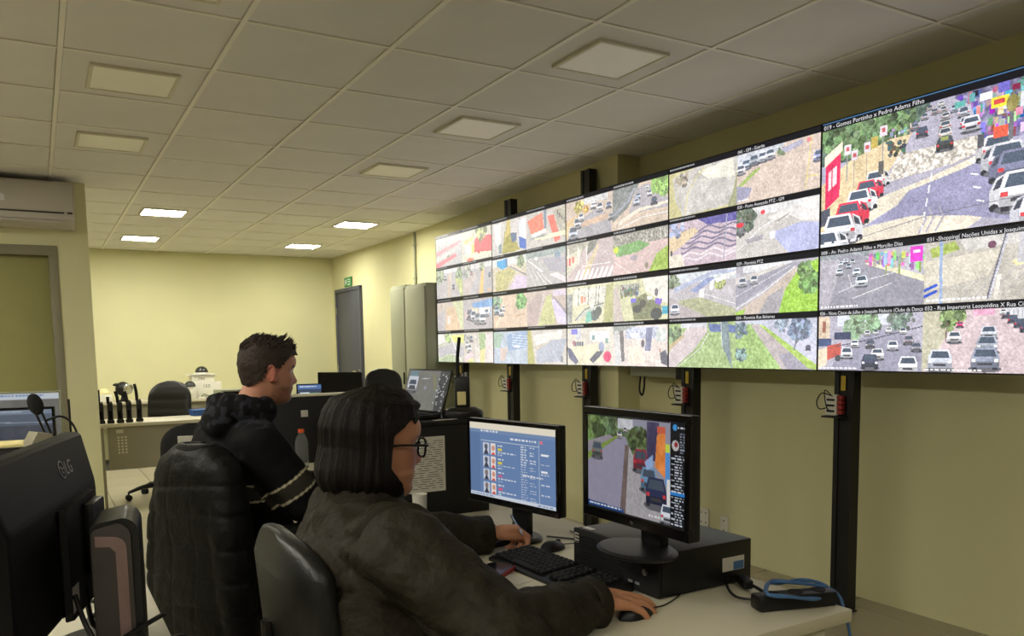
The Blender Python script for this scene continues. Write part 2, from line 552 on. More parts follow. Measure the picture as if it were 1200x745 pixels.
# ------------------------------------------------------------------ pictures shown on screens
class Pic:
    """small painter: colours in 0..255 sRGB, coordinates 0..1 (right, down)"""
    def __init__(s, w, h, c=(190, 186, 180), asp=16/9):
        s.w, s.h, s.asp = w, h, asp
        s.a = np.empty((h, w, 3)); s.a[:] = c
        s.U, s.V = np.meshgrid((np.arange(w)+0.5)/w, (np.arange(h)+0.5)/h)
        s.rng = np.random.RandomState(w*7+h)
    def noise(s, k):
        g = s.rng.rand(max(2, int(k/s.asp)+2), int(k)+2)
        y = s.V*(g.shape[0]-1.001); x = s.U*(g.shape[1]-1.001)
        yi, xi = y.astype(int), x.astype(int); fy, fx = y-yi, x-xi
        return (g[yi, xi]*(1-fx)+g[yi, xi+1]*fx)*(1-fy)+(g[yi+1, xi]*(1-fx)+g[yi+1, xi+1]*fx)*fy - 0.5
    def mask(s, pts):
        inside = np.zeros((s.h, s.w), bool)
        n = len(pts)
        for i in range(n):
            x0, y0 = pts[i]; x1, y1 = pts[(i+1) % n]
            if y0 == y1:
                continue
            c = ((s.V >= min(y0, y1)) & (s.V < max(y0, y1)))
            xx = x0+(s.V-y0)*(x1-x0)/(y1-y0)
            inside ^= c & (s.U < xx)
        return inside
    def put(s, m, c, nz=0, k=30):
        c = np.array(c, float)
        if nz:
            n = (s.noise(k)+0.6*s.noise(k*2.3))[..., None]
            s.a[m] = (c + n*nz)[m]
        else:
            s.a[m] = c
        return s
    def p(s, c, pts, nz=0, k=30):
        return s.put(s.mask(pts), c, nz, k)
    def r(s, c, x0, y0, x1, y1, nz=0, k=30):
        return s.put((s.U >= x0) & (s.U < x1) & (s.V >= y0) & (s.V < y1), c, nz, k)
    def e(s, c, cx, cy, rx, ry=None, nz=0, k=30):
        ry = rx*s.asp if ry is None else ry
        return s.put(((s.U-cx)/rx)**2+((s.V-cy)/ry)**2 < 1, c, nz, k)
    def l(s, c, w, pts):
        for (x0, y0), (x1, y1) in zip(pts[:-1], pts[1:]):
            dx, dy = (x1-x0)*s.asp, y1-y0
            L = max(1e-6, dx*dx+dy*dy)
            px, py = (s.U-x0)*s.asp, s.V-y0
            t = np.clip((px*dx+py*dy)/L, 0, 1)
            s.put((px-t*dx)**2+(py-t*dy)**2 < (w/2)**2, c)
        return s
    def tree(s, c, cx, cy, r, n=14):
        for _ in range(n*3):
            a = s.rng.rand()*6.28; d = s.rng.rand()**0.5*r
            q = 0.12+0.22*s.rng.rand(); f = 0.55+0.75*s.rng.rand()
            s.e(tuple(v*f+8*s.rng.rand() for v in c), cx+math.cos(a)*d, cy+math.sin(a)*d*s.asp*0.8, r*q, nz=60, k=80)
        return s
    def clutter(s, x0, y0, x1, y1, n, base, sp=70, w=.02, h=.05):
        """many small shop-front patches"""
        for _ in range(n):
            x = x0+(x1-x0)*s.rng.rand(); y = y0+(y1-y0)*s.rng.rand()
            s.r(tuple(np.clip(np.array(base)+sp*(s.rng.rand(3)-.5)+sp*(s.rng.rand()-.5), 20, 250)), x, y, x+w*(.4+s.rng.rand()), y+h*(.4+s.rng.rand()))
        return s
    def car(s, x, y, w, c=(225, 225, 228), back=False, lean=0.0):
        """car seen end-on, (x, y) middle of its footprint, w its width"""
        h = w*s.asp*0.80
        dk = tuple(v*0.72 for v in c)
        s.e((95, 95, 102), x, y, w*0.6, h*0.16)
        s.r((40, 40, 46), x-w*0.46, y-h*0.25, x-w*0.28, y+h*0.04); s.r((40, 40, 46), x+w*0.28, y-h*0.25, x+w*0.46, y+h*0.04)
        s.p(dk, [(x-w*.5, y-h*.5), (x+w*.5, y-h*.5), (x+w*.5, y-h*.08), (x-w*.5, y-h*.08)])
        s.p(c, [(x-w*.5+lean, y-h*.55), (x-w*.36+lean, y-h), (x+w*.36+lean, y-h), (x+w*.5+lean, y-h*.55), (x+w*.48, y-h*.36), (x-w*.48, y-h*.36)])
        s.p((70, 82, 98), [(x-w*.4+lean, y-h*.58), (x-w*.31+lean, y-h*.92), (x+w*.31+lean, y-h*.92), (x+w*.4+lean, y-h*.58)])
        lc = (205, 60, 66) if back else (245, 245, 240)
        s.r(lc, x-w*.47, y-h*.46, x-w*.32, y-h*.34); s.r(lc, x+w*.32, y-h*.46, x+w*.47, y-h*.34)
        s.r((60, 60, 66), x-w*.26, y-h*.3, x+w*.26, y-h*.18)
        return s
    def dash(s, c, x0, y0, x1, h=0.035):
        """illegible tiny print"""
        x = x0
        while x < x1:
            ww = 0.012+0.03*s.rng.rand()
            s.r(c, x, y0, min(x+ww, x1), y0+h)
            x += ww+0.012
        return s
    def grain(s, n=5, k=60):
        m = s.noise(10)*0.12+s.noise(k)*0.10+s.noise(k*2.2)*0.20
        s.a *= (1+m)[..., None]
        s.a += s.rng.randn(s.h, s.w, 1)*n*1.8
        # soft glow of an over-exposed camera picture
        b_ = s.a.copy()
        for _ in range(2):
            b_[1:-1, 1:-1] = (b_[:-2, 1:-1]+b_[2:, 1:-1]+b_[1:-1, :-2]+b_[1:-1, 2:]+2*b_[1:-1, 1:-1])/6
        s.a = s.a*1.25-b_*0.25
        return s

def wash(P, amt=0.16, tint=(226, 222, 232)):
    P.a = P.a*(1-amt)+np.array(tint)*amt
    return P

# palette
ASH, LAV, GRN, LEAF, DKG, WHT = (158, 154, 160), (176, 172, 190), (138, 164, 104), (112, 138, 84), (78, 98, 78), (236, 234, 234)
TAN, BRK, SKY, RED = (206, 190, 160), (196, 172, 164), (226, 228, 236), (226, 84, 88)

def feed_big(P):
    P.r((172, 168, 192), 0, 0, 1, 1)
    P.r((84, 104, 92), 0, 0, .5, .3, nz=70, k=60)
    for x, y, r in ((.05, .08, .09), (.14, .05, .09), (.23, .08, .08), (.31, .06, .08), (.38, .05, .06), (.10, .18, .08), (.20, .18, .07), (.29, .17, .06), (.36, .15, .05)):
        P.tree((104, 134, 88), x, y, r, 12)
    P.clutter(.33, .10, .48, .22, 26, (150, 150, 140), 110, .012, .03)
    P.r((118, 114, 146), .60, 0, 1, .40, nz=80, k=60)
    P.clutter(.60, .0, 1, .36, 170, (128, 122, 158), 130, .022, .06)
    P.p((222, 200, 158), [(.0, .46), (.14, .30), (.34, .20), (.43, .20), (.33, .46), (.26, .62), (.10, 1), (.0, 1)], nz=26, k=40)
    P.p((176, 172, 188), [(.42, .22), (.50, .02), (.58, .0), (.66, .10), (.72, .40), (.80, .62), (.90, 1), (.08, 1), (.30, .56), (.37, .40)], nz=10, k=20)
    P.p((214, 206, 194), [(.37, .34), (.70, .33), (.73, .44), (.60, .50), (.32, .54)], nz=120, k=110)
    P.p((230, 220, 198), [(.27, .66), (.52, .56), (.72, .46), (.75, .50), (.62, .56), (.42, .64), (.37, .74), (.22, .86), (.12, 1), (.08, 1)], nz=14, k=30)
    P.p((226, 216, 196), [(.20, .88), (.44, .84), (.66, .90), (.72, .93), (.66, 1), (.10, 1)], nz=14, k=30)
    P.p((146, 144, 176), [(.42, .64), (.62, .56), (.74, .50), (.82, .74), (.88, 1), (.72, .93), (.66, .90), (.44, .84), (.24, .86), (.37, .74)], nz=10, k=20)
    for x in (.50, .54, .47):
        P.l((168, 164, 180), .014, [(x, .98), (x+.03, .88), (x+.01, .80)])
    for y in (.46, .54, .63, .73, .83, .93):
        P.l((240, 240, 242), .012, [(.522-.08*(y-.46), y), (.518-.08*(y-.46), y+.05)])
    for x, y, w, c in ((.50, .06, .025, (206, 202, 200)), (.545, .05, .025, (226, 222, 220)), (.48, .12, .03, (190, 188, 196)), (.555, .10, .03, (206, 204, 206)), (.52, .10, .03, (180, 176, 180)), (.60, .12, .035, (190, 204, 220)), (.565, .16, .036, (214, 212, 212)), (.635, .17, .045, (200, 204, 214)),
                       (.44, .18, .035, (150, 152, 160)), (.565, .235, .045, (206, 206, 204)), (.47, .245, .05, (74, 80, 98)), (.565, .30, .052, (222, 220, 214)), (.645, .25, .05, (206, 208, 216)), (.665, .29, .072, (228, 228, 236)), (.565, .385, .068, (66, 70, 66))):
        P.car(x, y, w, c, True)
    P.r((150, 160, 90), .55, .285, .58, .31)
    P.p((226, 44, 88), [(.02, .30), (.098, .20), (.095, .58), (.02, .68)]); P.p((240, 212, 220), [(.035, .36), (.08, .31), (.08, .46), (.035, .52)]); P.p((206, 40, 76), [(.052, .3), (.058, .29), (.058, .62), (.052, .63)]); P.p((232, 224, 200), [(.015, .22), (.105, .12), (.105, .20), (.015, .31)])
    P.p((74, 78, 92), [(0, .68), (.05, .66), (.05, .80), (0, .82)])
    for x, y, w, c in ((.275, .56, .085, WHT), (.238, .645, .10, (230, 60, 84)), (.20, .73, .115, (240, 240, 242)), (.152, .84, .13, (230, 56, 80)), (.105, .97, .155, (238, 238, 242)), (.03, 1.12, .17, (228, 232, 238))):
        P.car(x, y, w, c, True, lean=-.01)
        P.p(tuple(v*.9 for v in c), [(x+w*.45, y-w*P.asp*.40), (x+w*.36, y-w*P.asp*.78), (x+w*.60, y-w*P.asp*.66), (x+w*.72, y-w*P.asp*.34), (x+w*.70, y-w*P.asp*.06), (x+w*.46, y)])
        P.p((58, 62, 72), [(x+w*.46, y-w*P.asp*.48), (x+w*.40, y-w*P.asp*.72), (x+w*.58, y-w*P.asp*.60), (x+w*.64, y-w*P.asp*.42)])
        P.e((40, 42, 48), x+w*.62, y-w*P.asp*.07, w*.1, w*.17)
    for x, y, w, c in ((.765, .53, .115, (226, 224, 224)), (.80, .63, .135, (206, 206, 214)), (.835, .70, .14, (120, 122, 150)), (.865, .90, .175, (242, 242, 246)), (.93, 1.05, .16, (226, 226, 236))):
        P.p(tuple(v*.84 for v in c), [(x-w*.44, y), (x-w*.70, y-w*P.asp*.10), (x-w*.70, y-w*P.asp*.42), (x-w*.56, y-w*P.asp*.70), (x-w*.34, y-w*P.asp*.78)])
        P.p((58, 62, 74), [(x-w*.48, y-w*P.asp*.48), (x-w*.64, y-w*P.asp*.44), (x-w*.55, y-w*P.asp*.64), (x-w*.42, y-w*P.asp*.72)])
        P.e((40, 42, 48), x-w*.6, y-w*P.asp*.06, w*.1, w*.17)
        P.car(x, y, w, c, True)
    for y in (.50, .60, .70, .80):
        P.l((244, 244, 246), .01, [(.66+.12*(y-.5), y), (.685+.12*(y-.5), y+.015)])
    for x, y in ((.13, .16), (.165, .22), (.225, .18), (.30, .08)):
        P.l((150, 150, 146), .008, [(x, y), (x, y+.30)]); P.r((226, 216, 222), x-.014, y, x+.018, y+.08); P.r((196, 90, 96), x-.006, y+.02, x+.01, y+.055)
    P.r((196, 172, 84), .245, .15, .275, .24)
    P.r((246, 220, 56), .735, .09, .80, .17); P.r((210, 60, 60), .745, .11, .785, .145); P.r((236, 92, 64), .75, .30, .80, .38); P.r((240, 240, 246), .695, .04, .74, .09); P.r((104, 96, 190), .76, .0, .80, .07); P.r((226, 226, 236), .84, .10, .88, .2)
    P.r((86, 166, 158), .60, .05, .64, .10); P.l((104, 106, 112), .03, [(.81, .1), (.81, .40)]); P.e((140, 130, 70), .812, .16, .022, .06, nz=40); P.r((84, 86, 92), .69, .33, .715, .42); P.r((92, 90, 88), .283, .36, .305, .47)
    for i in range(26):
        P.e(tuple(50+60*P.rng.rand(3)), .315+.09*P.rng.rand(), .22+.12*P.rng.rand(), .006+.006*P.rng.rand())
    P.l((112, 108, 124), .006, [(.12, .98), (.5, .86), (1, .80)])
    P.dash(WHT, .02, .955, .2, .02)

def feed_008(P):
    P.r((186, 182, 190), 0, 0, 1, 1, nz=10); P.r((150, 156, 160), 0, 0, .5, .1, nz=60)
    P.p((172, 168, 176), [(0, .12), (.16, .1), (.16, 1), (0, 1)], nz=30)
    P.p((150, 148, 158), [(.2, .05), (.4, .05), (1, .62), (1, 1), (.1, 1), (.18, .5)], nz=8)
    P.p((232, 226, 190), [(.45, .22), (.55, .2), (1, .52), (1, .62)], nz=14)
    for i in range(60):
        x = .45+.55*P.rng.rand(); P.r(tuple(90+150*P.rng.rand(3)), x, .04+.3*P.rng.rand()*x, x+.03, .1+.36*P.rng.rand()*x)
    P.r((226, 60, 196), .87, .02, .98, .28); P.r((240, 210, 235), .9, .08, .96, .14)
    for x in (.66, .78, .96):
        P.l((140, 160, 90), .03, [(x, .3), (x, .45)])
    for x, y, w in ((.22, .22, .05), (.27, .18, .05), (.34, .2, .05), (.3, .28, .055), (.21, .38, .07), (.38, .42, .08), (.43, .62, .12)):
        P.car(x, y, w, (222, 232, 240))
    P.l(WHT, .012, [(.35, .82), (.72, .6)]); P.l(WHT, .01, [(.2, .7), (.4, .56)]); P.l(WHT, .01, [(.3, .4), (.34, .62)]); P.l(WHT, .01, [(.52, .5), (.75, .42)])
    P.dash(WHT, .02, .94, .4, .03)

def feed_031(P):
    P.r((190, 184, 172), 0, 0, 1, 1, nz=16, k=20); P.p((158, 176, 84), [(.04, .1), (.24, .02), (.28, .16), (.06, .26)], nz=50)
    P.p((206, 202, 196), [(.26, 0), (.8, 0), (.78, .14), (.34, .2)], nz=20)
    P.p((212, 204, 186), [(0, .3), (.6, .22), (.5, .62), (0, .8)], nz=14)
    for i in range(7):
        P.l((168, 164, 168), .01, [(.3+i*.1, .95), (.5+i*.1, .5)])
    P.p((232, 222, 170), [(.66, .42), (.85, .3), (1, .24), (1, .34), (.84, .42), (.7, .5)])
    for x, w, c in ((.13, .05, (150, 172, 206)), ):
        P.l(c, w, [(x, .02), (x+.01, .98)])
    P.l((110, 108, 116), .04, [(.62, 0), (.5, .95)]); P.l((196, 196, 206), .03, [(.63, .0), (.515, .95)]); P.l((196, 196, 204), .05, [(.95, .0), (.83, 1)]); P.l((224, 218, 206), .06, [(.58, .62), (.56, .95)])
    P.p((190, 188, 192), [(.72, 0), (.84, 0), (.8, .45), (.7, .45)]); P.e((110, 70, 90), .52, .14, .03)
    P.l((40, 80, 200), .05, [(0, .78), (.1, .7)]); P.l((40, 80, 200), .05, [(0, .88), (.1, .8)]); P.dash(WHT, .02, .93, .5, .035)

def feed_036(P):
    P.r((176, 172, 186), 0, 0, 1, 1, nz=8); P.r((212, 216, 224), .2, 0, .7, .2, nz=10)
    P.tree((128, 152, 120), .45, .14, .16, 20); P.tree((112, 128, 116), .8, .14, .12, 14)
    P.p((212, 192, 168), [(0, 0), (.12, .02), (.12, .44), (0, .5)], nz=18); P.r((150, 96, 80), .04, .1, .08, .3); P.r((70, 84, 120), 0, .42, .14, .56); P.r((64, 70, 96), .17, .3, .34, .44)
    P.p((192, 88, 76), [(.1, .55), (.24, .5), (.24, .72), (.1, .82)]); P.p((222, 206, 180), [(0, .62), (.1, .58), (.1, .9), (0, 1)])
    P.p((150, 148, 166), [(.3, .55), (.6, .28), (.78, .3), (1, .6), (1, 1), (.12, 1)], nz=10)
    P.l((80, 82, 88), .02, [(.2, .56), (.6, .42), (1, .24)])
    for x, y, w, c in ((.5, .38, .06, WHT), (.58, .36, .05, WHT), (.7, .34, .06, WHT), (.83, .36, .06, WHT), (.38, .58, .08, WHT), (.53, .6, .09, (110, 110, 118)), (.74, .64, .1, (236, 236, 240)), (.88, .54, .09, (150, 140, 150)), (.95, .66, .09, (140, 140, 152)), (.3, .78, .12, (226, 228, 236)), (.6, .8, .12, WHT), (.53, .96, .16, (70, 74, 92)), (.88, 1.02, .17, (238, 238, 242))):
        P.car(x, y, w, c)
    P.e((70, 76, 80), .21, .78, .03); P.dash(WHT, .02, .95, .4, .03)

def feed_032(P):
    P.r((208, 188, 190), 0, 0, 1, 1, nz=16, k=50); P.p((190, 186, 160), [(0, 0), (.16, 0), (.2, .4), (.06, .9), (0, 1)], nz=24)
    P.tree((118, 140, 88), .24, .14, .1, 16); P.l((110, 96, 80), .02, [(.2, .2), (.19, .5)])
    P.r((222, 160, 186), .4, 0, .56, .1, nz=30); P.p((206, 206, 210), [(.62, 0), (1, 0), (1, .4), (.66, .12)], nz=20)
    for i in range(12):
        x = .66+.03*i; P.r((150, 150, 156), x, .02+.1*i/12, x+.008, .1+.24*i/12)
    for i in range(6):
        P.car(.64+.05*i, .16+.07*i, .06+.012*i, (78, 80, 100), True)
    P.car(1.0, .62, .2, (66, 70, 96), True)
    P.car(.3, .28, .06, (214, 70, 120)); P.car(.26, .52, .11, WHT); P.car(.52, .46, .12, (205, 210, 222)); P.car(.51, .68, .16, (170, 176, 190)); P.car(.5, .94, .21, (148, 156, 176)); P.car(.15, .96, .2, (214, 220, 234)); P.car(.62, .1, .05, WHT)
    P.dash(WHT, .02, .95, .48, .03)

def f_fisheye(P):
    P.r((196, 188, 130), 0, 0, 1, 1, nz=8); P.p((196, 192, 182), [(.06, .12), (.4, 0), (1, 0), (.98, .6), (.88, .95), (.22, 1), (.1, .6)], nz=26, k=14)
    P.p((230, 226, 206), [(.45, .1), (.95, .02), (.97, .4), (.6, .3)], nz=16); P.tree((150, 140, 120), .2, .2, .1, 10)
    P.l((214, 200, 90), .02, [(.55, .04), (.42, .22), (.3, .5), (.25, .98)]); P.l((196, 186, 130), .014, [(.2, .12), (.13, .4), (.2, .9)]); P.p((150, 152, 110), [(1, .3), (1, 1), (.87, 1), (.95, .7)])
def f_court(P):
    P.r((208, 188, 170), 0, 0, 1, 1, nz=26, k=80); P.p((196, 200, 206), [(0, 0), (.6, 0), (.55, .12), (0, .3)], nz=30)
    for x, y, c in ((.12, .32, (190, 206, 226)), (.22, .28, (150, 160, 170)), (.33, .26, (222, 228, 236)), (.42, .24, (212, 216, 222)), (.05, .4, WHT)):
        P.car(x, y, .12, c)
    P.p((150, 176, 84), [(.02, .62), (.2, .4), (.3, .34), (.3, .38), (.1, .62), (.02, .7)], nz=30); P.tree((110, 130, 90), .55, .16, .05, 8)
    P.p((150, 148, 172), [(0, .62), (.2, .72), (.16, .88), (0, .98)]); P.p((170, 166, 186), [(.55, .1), (.8, .02), (.8, .12), (.6, .2)])
    P.l((224, 204, 84), .018, [(.9, 0), (.84, .95)]); P.l((224, 204, 84), .014, [(.83, .74), (1, .76)]); P.r((226, 120, 120), .85, .03, .89, .12); P.car(.98, .5, .12, (150, 160, 200))
    P.dash(WHT, .02, .92, .16, .03)
def f_wave(P):
    P.r((196, 176, 184), 0, 0, 1, 1, nz=18, k=60); P.p((86, 80, 150), [(.45, 0), (1, 0), (1, .18), (.6, .16)], nz=40)
    for i in range(7):
        y = .24+.1*i
        pts = [(x/20, y+.045*math.sin(x*.9+i)+.02*math.sin(x*.37)) for x in range(4, 21)]
        P.l((112, 104, 130) if i < 5 else (226, 214, 216), .04, pts)
    P.p((222, 198, 156), [(0, .3), (.4, .16), (.46, .26), (.24, .5), (0, .7)], nz=18); P.l((150, 152, 166), .03, [(.87, .02), (.83, .95)])
    P.p((222, 212, 190), [(0, .72), (.2, .7), (.26, 1), (0, 1)], nz=20); P.e((60, 70, 70), .04, .66, .02, .06); P.tree((150, 160, 190), .12, .12, .12, 10); P.l((120, 110, 90), .012, [(.32, .1), (.33, .4)])
def f_posto(P):
    P.r((196, 190, 182), 0, 0, 1, 1, nz=10, k=16); P.r((214, 212, 210), .2, 0, 1, .16, nz=30, k=40)
    P.tree((92, 106, 84), .1, .22, .14, 22); P.tree((96, 100, 96), .05, .36, .09, 12); P.e((220, 40, 50), .05, .3, .05, .05); P.e((220, 50, 60), .34, .12, .03, .04)
    P.p((226, 222, 214), [(.4, .24), (.8, .06), (1, .02), (1, .12), (.54, .36), (.46, .36)]); P.p((150, 142, 132), [(.46, .36), (.54, .36), (.8, .12), (.56, .3)])
    P.l((232, 232, 232), .018, [(.02, .82), (.3, .44), (.46, .32)]); P.p((176, 180, 218), [(.42, .56), (.8, .44), (1, .5), (1, 1), (.66, 1), (.52, .72)], nz=12); P.r((228, 228, 234), .43, .54, .5, .68)
    P.p((150, 146, 150), [(.12, .62), (.36, .56), (.34, .66), (.14, .7)]); P.p((226, 222, 216), [(.6, .2), (1, .12), (1, .46), (.8, .42)], nz=10)
def f_overpass(P):
    P.r((186, 180, 182), 0, 0, 1, 1, nz=10); P.r((206, 212, 214), 0, 0, 1, .22, nz=30); P.tree((124, 140, 106), .08, .2, .1, 12)
    P.p((172, 180, 202), [(.08, .3), (.7, .0), (1, .04), (1, .1), (.66, .1), (.1, .42)], nz=16); P.p((140, 152, 190), [(.34, .4), (.6, .14), (.72, .16), (.44, .46)], nz=40, k=50)
    P.p((238, 236, 232), [(.48, .4), (.56, .36), (.54, .68), (.48, .7)]); P.p((236, 234, 226), [(.64, .24), (.7, .2), (.68, .42), (.63, .42)])
    P.p((168, 170, 130), [(.15, .6), (.5, .56), (1, .86), (1, 1), (.6, 1), (.2, .74)], nz=34, k=40); P.p((176, 166, 164), [(0, .5), (.16, .66), (.6, 1), (0, 1)], nz=10); P.tree((150, 160, 90), .78, .3, .07, 14)
    P.l((240, 240, 236), .012, [(.56, .5), (1, .76)]); P.car(.1, .9, .14, (236, 238, 244)); P.p((230, 230, 222), [(.7, .2), (1, .06), (1, .14), (.74, .28)])
def f_highway(P):
    P.r((176, 172, 180), 0, 0, 1, 1, nz=8); P.r((222, 222, 222), .1, 0, .7, .14, nz=30, k=30); P.p((206, 200, 192), [(0, .24), (.6, .04), (.66, .06), (0, .4)], nz=12)
    P.p((150, 148, 160), [(0, .38), (.7, .04), (.8, .06), (0, .84)], nz=6); P.l((228, 226, 224), .012, [(0, .62), (.68, .1)]); P.l((228, 226, 222), .02, [(0, .88), (.36, .56), (.74, .12)])
    P.p((192, 176, 160), [(0, .94), (.4, .56), (.74, .14), (.8, .2), (.6, .6), (.55, 1), (0, 1)], nz=18, k=40); P.p((158, 154, 156), [(.3, 1), (.42, .66), (.6, .5), (.56, 1)], nz=12)
    P.p((150, 200, 60), [(.55, 1), (.62, .56), (.8, .12), (1, .02), (1, 1)], nz=50, k=50); P.tree((100, 146, 72), .9, .44, .12, 26); P.tree((112, 150, 80), .85, .2, .08, 14)
    P.car(.09, .42, .11, (206, 206, 210)); P.car(.24, .38, .1, (234, 234, 238)); P.p((150, 190, 70), [(0, .94), (.14, .88), (.1, 1), (0, 1)])
def f_grass(P):
    P.r((156, 180, 116), 0, 0, 1, 1, nz=50, k=40); P.p((206, 192, 190), [(.3, .1), (.6, .08), (.6, .2), (.4, .6), (.1, 1), (0, 1), (0, .66)], nz=12); P.r((206, 206, 210), .2, 0, .6, .1, nz=30)
    P.l((236, 232, 226), .014, [(.62, .24), (.5, .56), (.14, 1)]); P.tree((110, 130, 96), .1, .24, .1, 14); P.p((96, 112, 160), [(.62, .02), (1, .08), (1, .24), (.64, .2)], nz=30)
    P.p((120, 138, 140), [(.78, 0), (.9, 0), (.96, 1), (.84, .6)], nz=40); P.l((190, 190, 196), .02, [(.8, 0), (.82, .6)]); P.p((190, 170, 130), [(0, .5), (.24, .24), (.26, .3), (0, .62)])
def f_dirt(P):
    P.r((192, 196, 210), 0, 0, 1, 1, nz=20); P.p((152, 184, 104), [(.0, .1), (.24, .06), (.6, 1), (0, 1)], nz=50, k=46); P.tree((118, 140, 150), .06, .2, .09, 16); P.tree((112, 140, 136), .08, .7, .08, 16)
    P.p((182, 170, 168), [(.2, .08), (.3, .08), (.9, .96), (.6, 1)], nz=16); P.p((156, 152, 164), [(.56, .7), (.7, .66), (1, 1), (.66, 1)], nz=10)
    P.p((164, 196, 88), [(.3, .08), (.38, .12), (1, .9), (1, 1), (.9, .96)], nz=30); P.p((196, 196, 212), [(.4, .1), (.56, .04), (1, .5), (1, .88)], nz=8); P.tree((120, 136, 160), .8, .2, .12, 24); P.tree((140, 156, 170), .6, .1, .08, 12)
    P.l((104, 110, 112), .03, [(.78, .3), (.74, .62)]); P.l((104, 110, 112), .02, [(.86, .24), (.76, .5)]); P.car(.9, .62, .06, (80, 84, 96))
def f_street_cars(P):
    P.r((198, 180, 164), 0, 0, 1, 1, nz=16); P.r((206, 206, 206), .4, 0, .9, .16, nz=40); P.p((214, 184, 136), [(0, .5), (.4, .3), (.36, .46), (.06, .9), (0, .96)], nz=24)
    P.tree((190, 176, 90), .3, .2, .1, 12); P.tree((214, 160, 70), .44, .28, .06, 10); P.p((160, 156, 162), [(.38, .5), (.7, .3), (.95, .6), (.98, 1), (.2, 1)], nz=10); P.p((200, 170, 146), [(.4, .58), (.9, .5), (.95, .66), (.3, .74)], nz=10)
    for x, y, w, c in ((.6, .32, .1, WHT), (.74, .42, .13, WHT), (.16, .98, .2, (190, 198, 212)), (.26, .72, .16, (214, 216, 220)), (.34, .56, .12, (226, 226, 230)), (.92, .4, .1, (120, 130, 150)), (.97, .7, .1, (160, 160, 166)), (.66, .2, .06, WHT)):
        P.car(x, y, w, c)
    for x in (.14, .24, .9):
        P.l((170, 160, 120), .014, [(x, 0), (x, .5)])
def f_trees_road(P):
    P.r((202, 182, 162), 0, 0, 1, 1, nz=12); P.p((118, 124, 122), [(0, 0), (.5, 0), (.3, .5), (0, .8)], nz=50, k=30); P.l((150, 152, 170), .06, [(.02, .62), (.3, .36), (.4, .1)])
    P.p((166, 160, 166), [(.46, .08), (.66, .06), (1, .5), (1, .7), (.3, .66)], nz=10); P.tree((132, 176, 84), .86, .14, .14, 26); P.tree((110, 150, 80), .96, .34, .06, 8)
    P.p((226, 214, 194), [(.1, .8), (.5, .58), (1, .56), (1, .62), (.5, .66), (.12, .9)]); P.l(WHT, .02, [(.1, .98), (.6, .8), (1, .82)]); P.l((90, 90, 92), .014, [(.06, .95), (.26, .5)])
    for x, y, w, c in ((.48, .36, .08, (186, 200, 226)), (.45, .5, .1, (200, 210, 230)), (.64, .24, .07, WHT), (.68, .36, .08, (232, 232, 236)), (.76, .58, .11, (70, 74, 90))):
        P.car(x, y, w, c)
def f_crosswalk(P):
    P.r((196, 178, 176), 0, 0, 1, 1, nz=10); P.p((170, 166, 150), [(0, 0), (.6, 0), (.4, .2), (0, .5)], nz=40); P.p((206, 200, 180), [(0, .3), (.36, .14), (.3, .5), (0, .9)], nz=30)
    P.r((232, 70, 62), .02, .36, .1, .56); P.r((236, 110, 90), .13, .34, .18, .5)
    for x in (.05, .28, .46):
        P.l((236, 232, 220), .04, [(x, .12), (x, .56)])
    P.p((190, 172, 172), [(.72, .04), (.9, .04), (1, .4), (1, 1), (.2, 1), (.5, .56)], nz=8); P.p((206, 188, 150), [(.66, .16), (.74, .1), (.5, .86), (.3, .96)])
    for i in range(8):
        x = .18+.1*i; P.p((242, 240, 238), [(x+.1, .72), (x+.14, .72), (x+.06, .98), (x, .98)])
    P.l(WHT, .02, [(.36, .64), (.96, .62)]); P.p((120, 120, 112), [(.5, .04), (.7, 0), (.62, .24), (.46, .34)], nz=40)
def f_hedge(P):
    P.r((204, 176, 172), 0, 0, 1, 1, nz=18, k=40); P.r((150, 146, 136), 0, 0, 1, .3, nz=110, k=50); P.p((112, 160, 92), [(.0, .3), (.5, .22), (.7, .36), (.46, .5), (.08, .54)], nz=40, k=40)
    P.e((200, 216, 60), .06, .36, .05, .08, nz=30)
    for i in range(9):
        P.l((90, 94, 92), .012, [(.1+.09*i, .06), (.1+.09*i, .36)])
    for i in range(5):
        P.l((222, 220, 216), .02, [(.66+.07*i, .04), (.66+.07*i, .26)])
    P.p((148, 180, 70), [(.7, .9), (.8, .6), (1, .44), (1, 1), (.66, 1)], nz=40); P.l((236, 222, 224), .014, [(.02, .64), (.34, .98)]); P.l((214, 200, 200), .014, [(.2, .6), (.5, .98)]); P.e((150, 140, 150), .4, .62, .07, .06, nz=30); P.e((130, 120, 100), .63, .84, .03, .08)
def f_office_round(P):
    P.r((214, 210, 176), 0, 0, 1, 1, nz=18); P.p((150, 152, 150), [(0, .2), (.14, .2), (.12, .96), (0, 1)], nz=50); P.r((222, 220, 206), .16, .08, .9, .5, nz=40, k=40)
    for x in (.28, .5, .66, .72):
        P.l((120, 120, 116), .03, [(x, .06), (x-.02, .5)])
    P.p((200, 204, 190), [(.2, .84), (.4, .62), (.8, .5), (.8, .58), (.46, .72), (.24, .96)]); P.l((110, 108, 104), .03, [(.2, .9), (.42, .62), (.8, .5)]); P.r((226, 150, 120), .32, .28, .38, .46); P.r((220, 120, 100), .4, .3, .43, .44)
    P.e((96, 104, 104), .62, .8, .1, .14, nz=40); P.p((120, 190, 170), [(.44, .72), (.54, .66), (.56, .96), (.42, .98)]); P.e((90, 94, 90), .7, .7, .07, .12); P.p((176, 176, 120), [(.86, .06), (1, 0), (1, 1), (.8, 1)], nz=16); P.r((236, 240, 240), .53, .5, .6, .6)
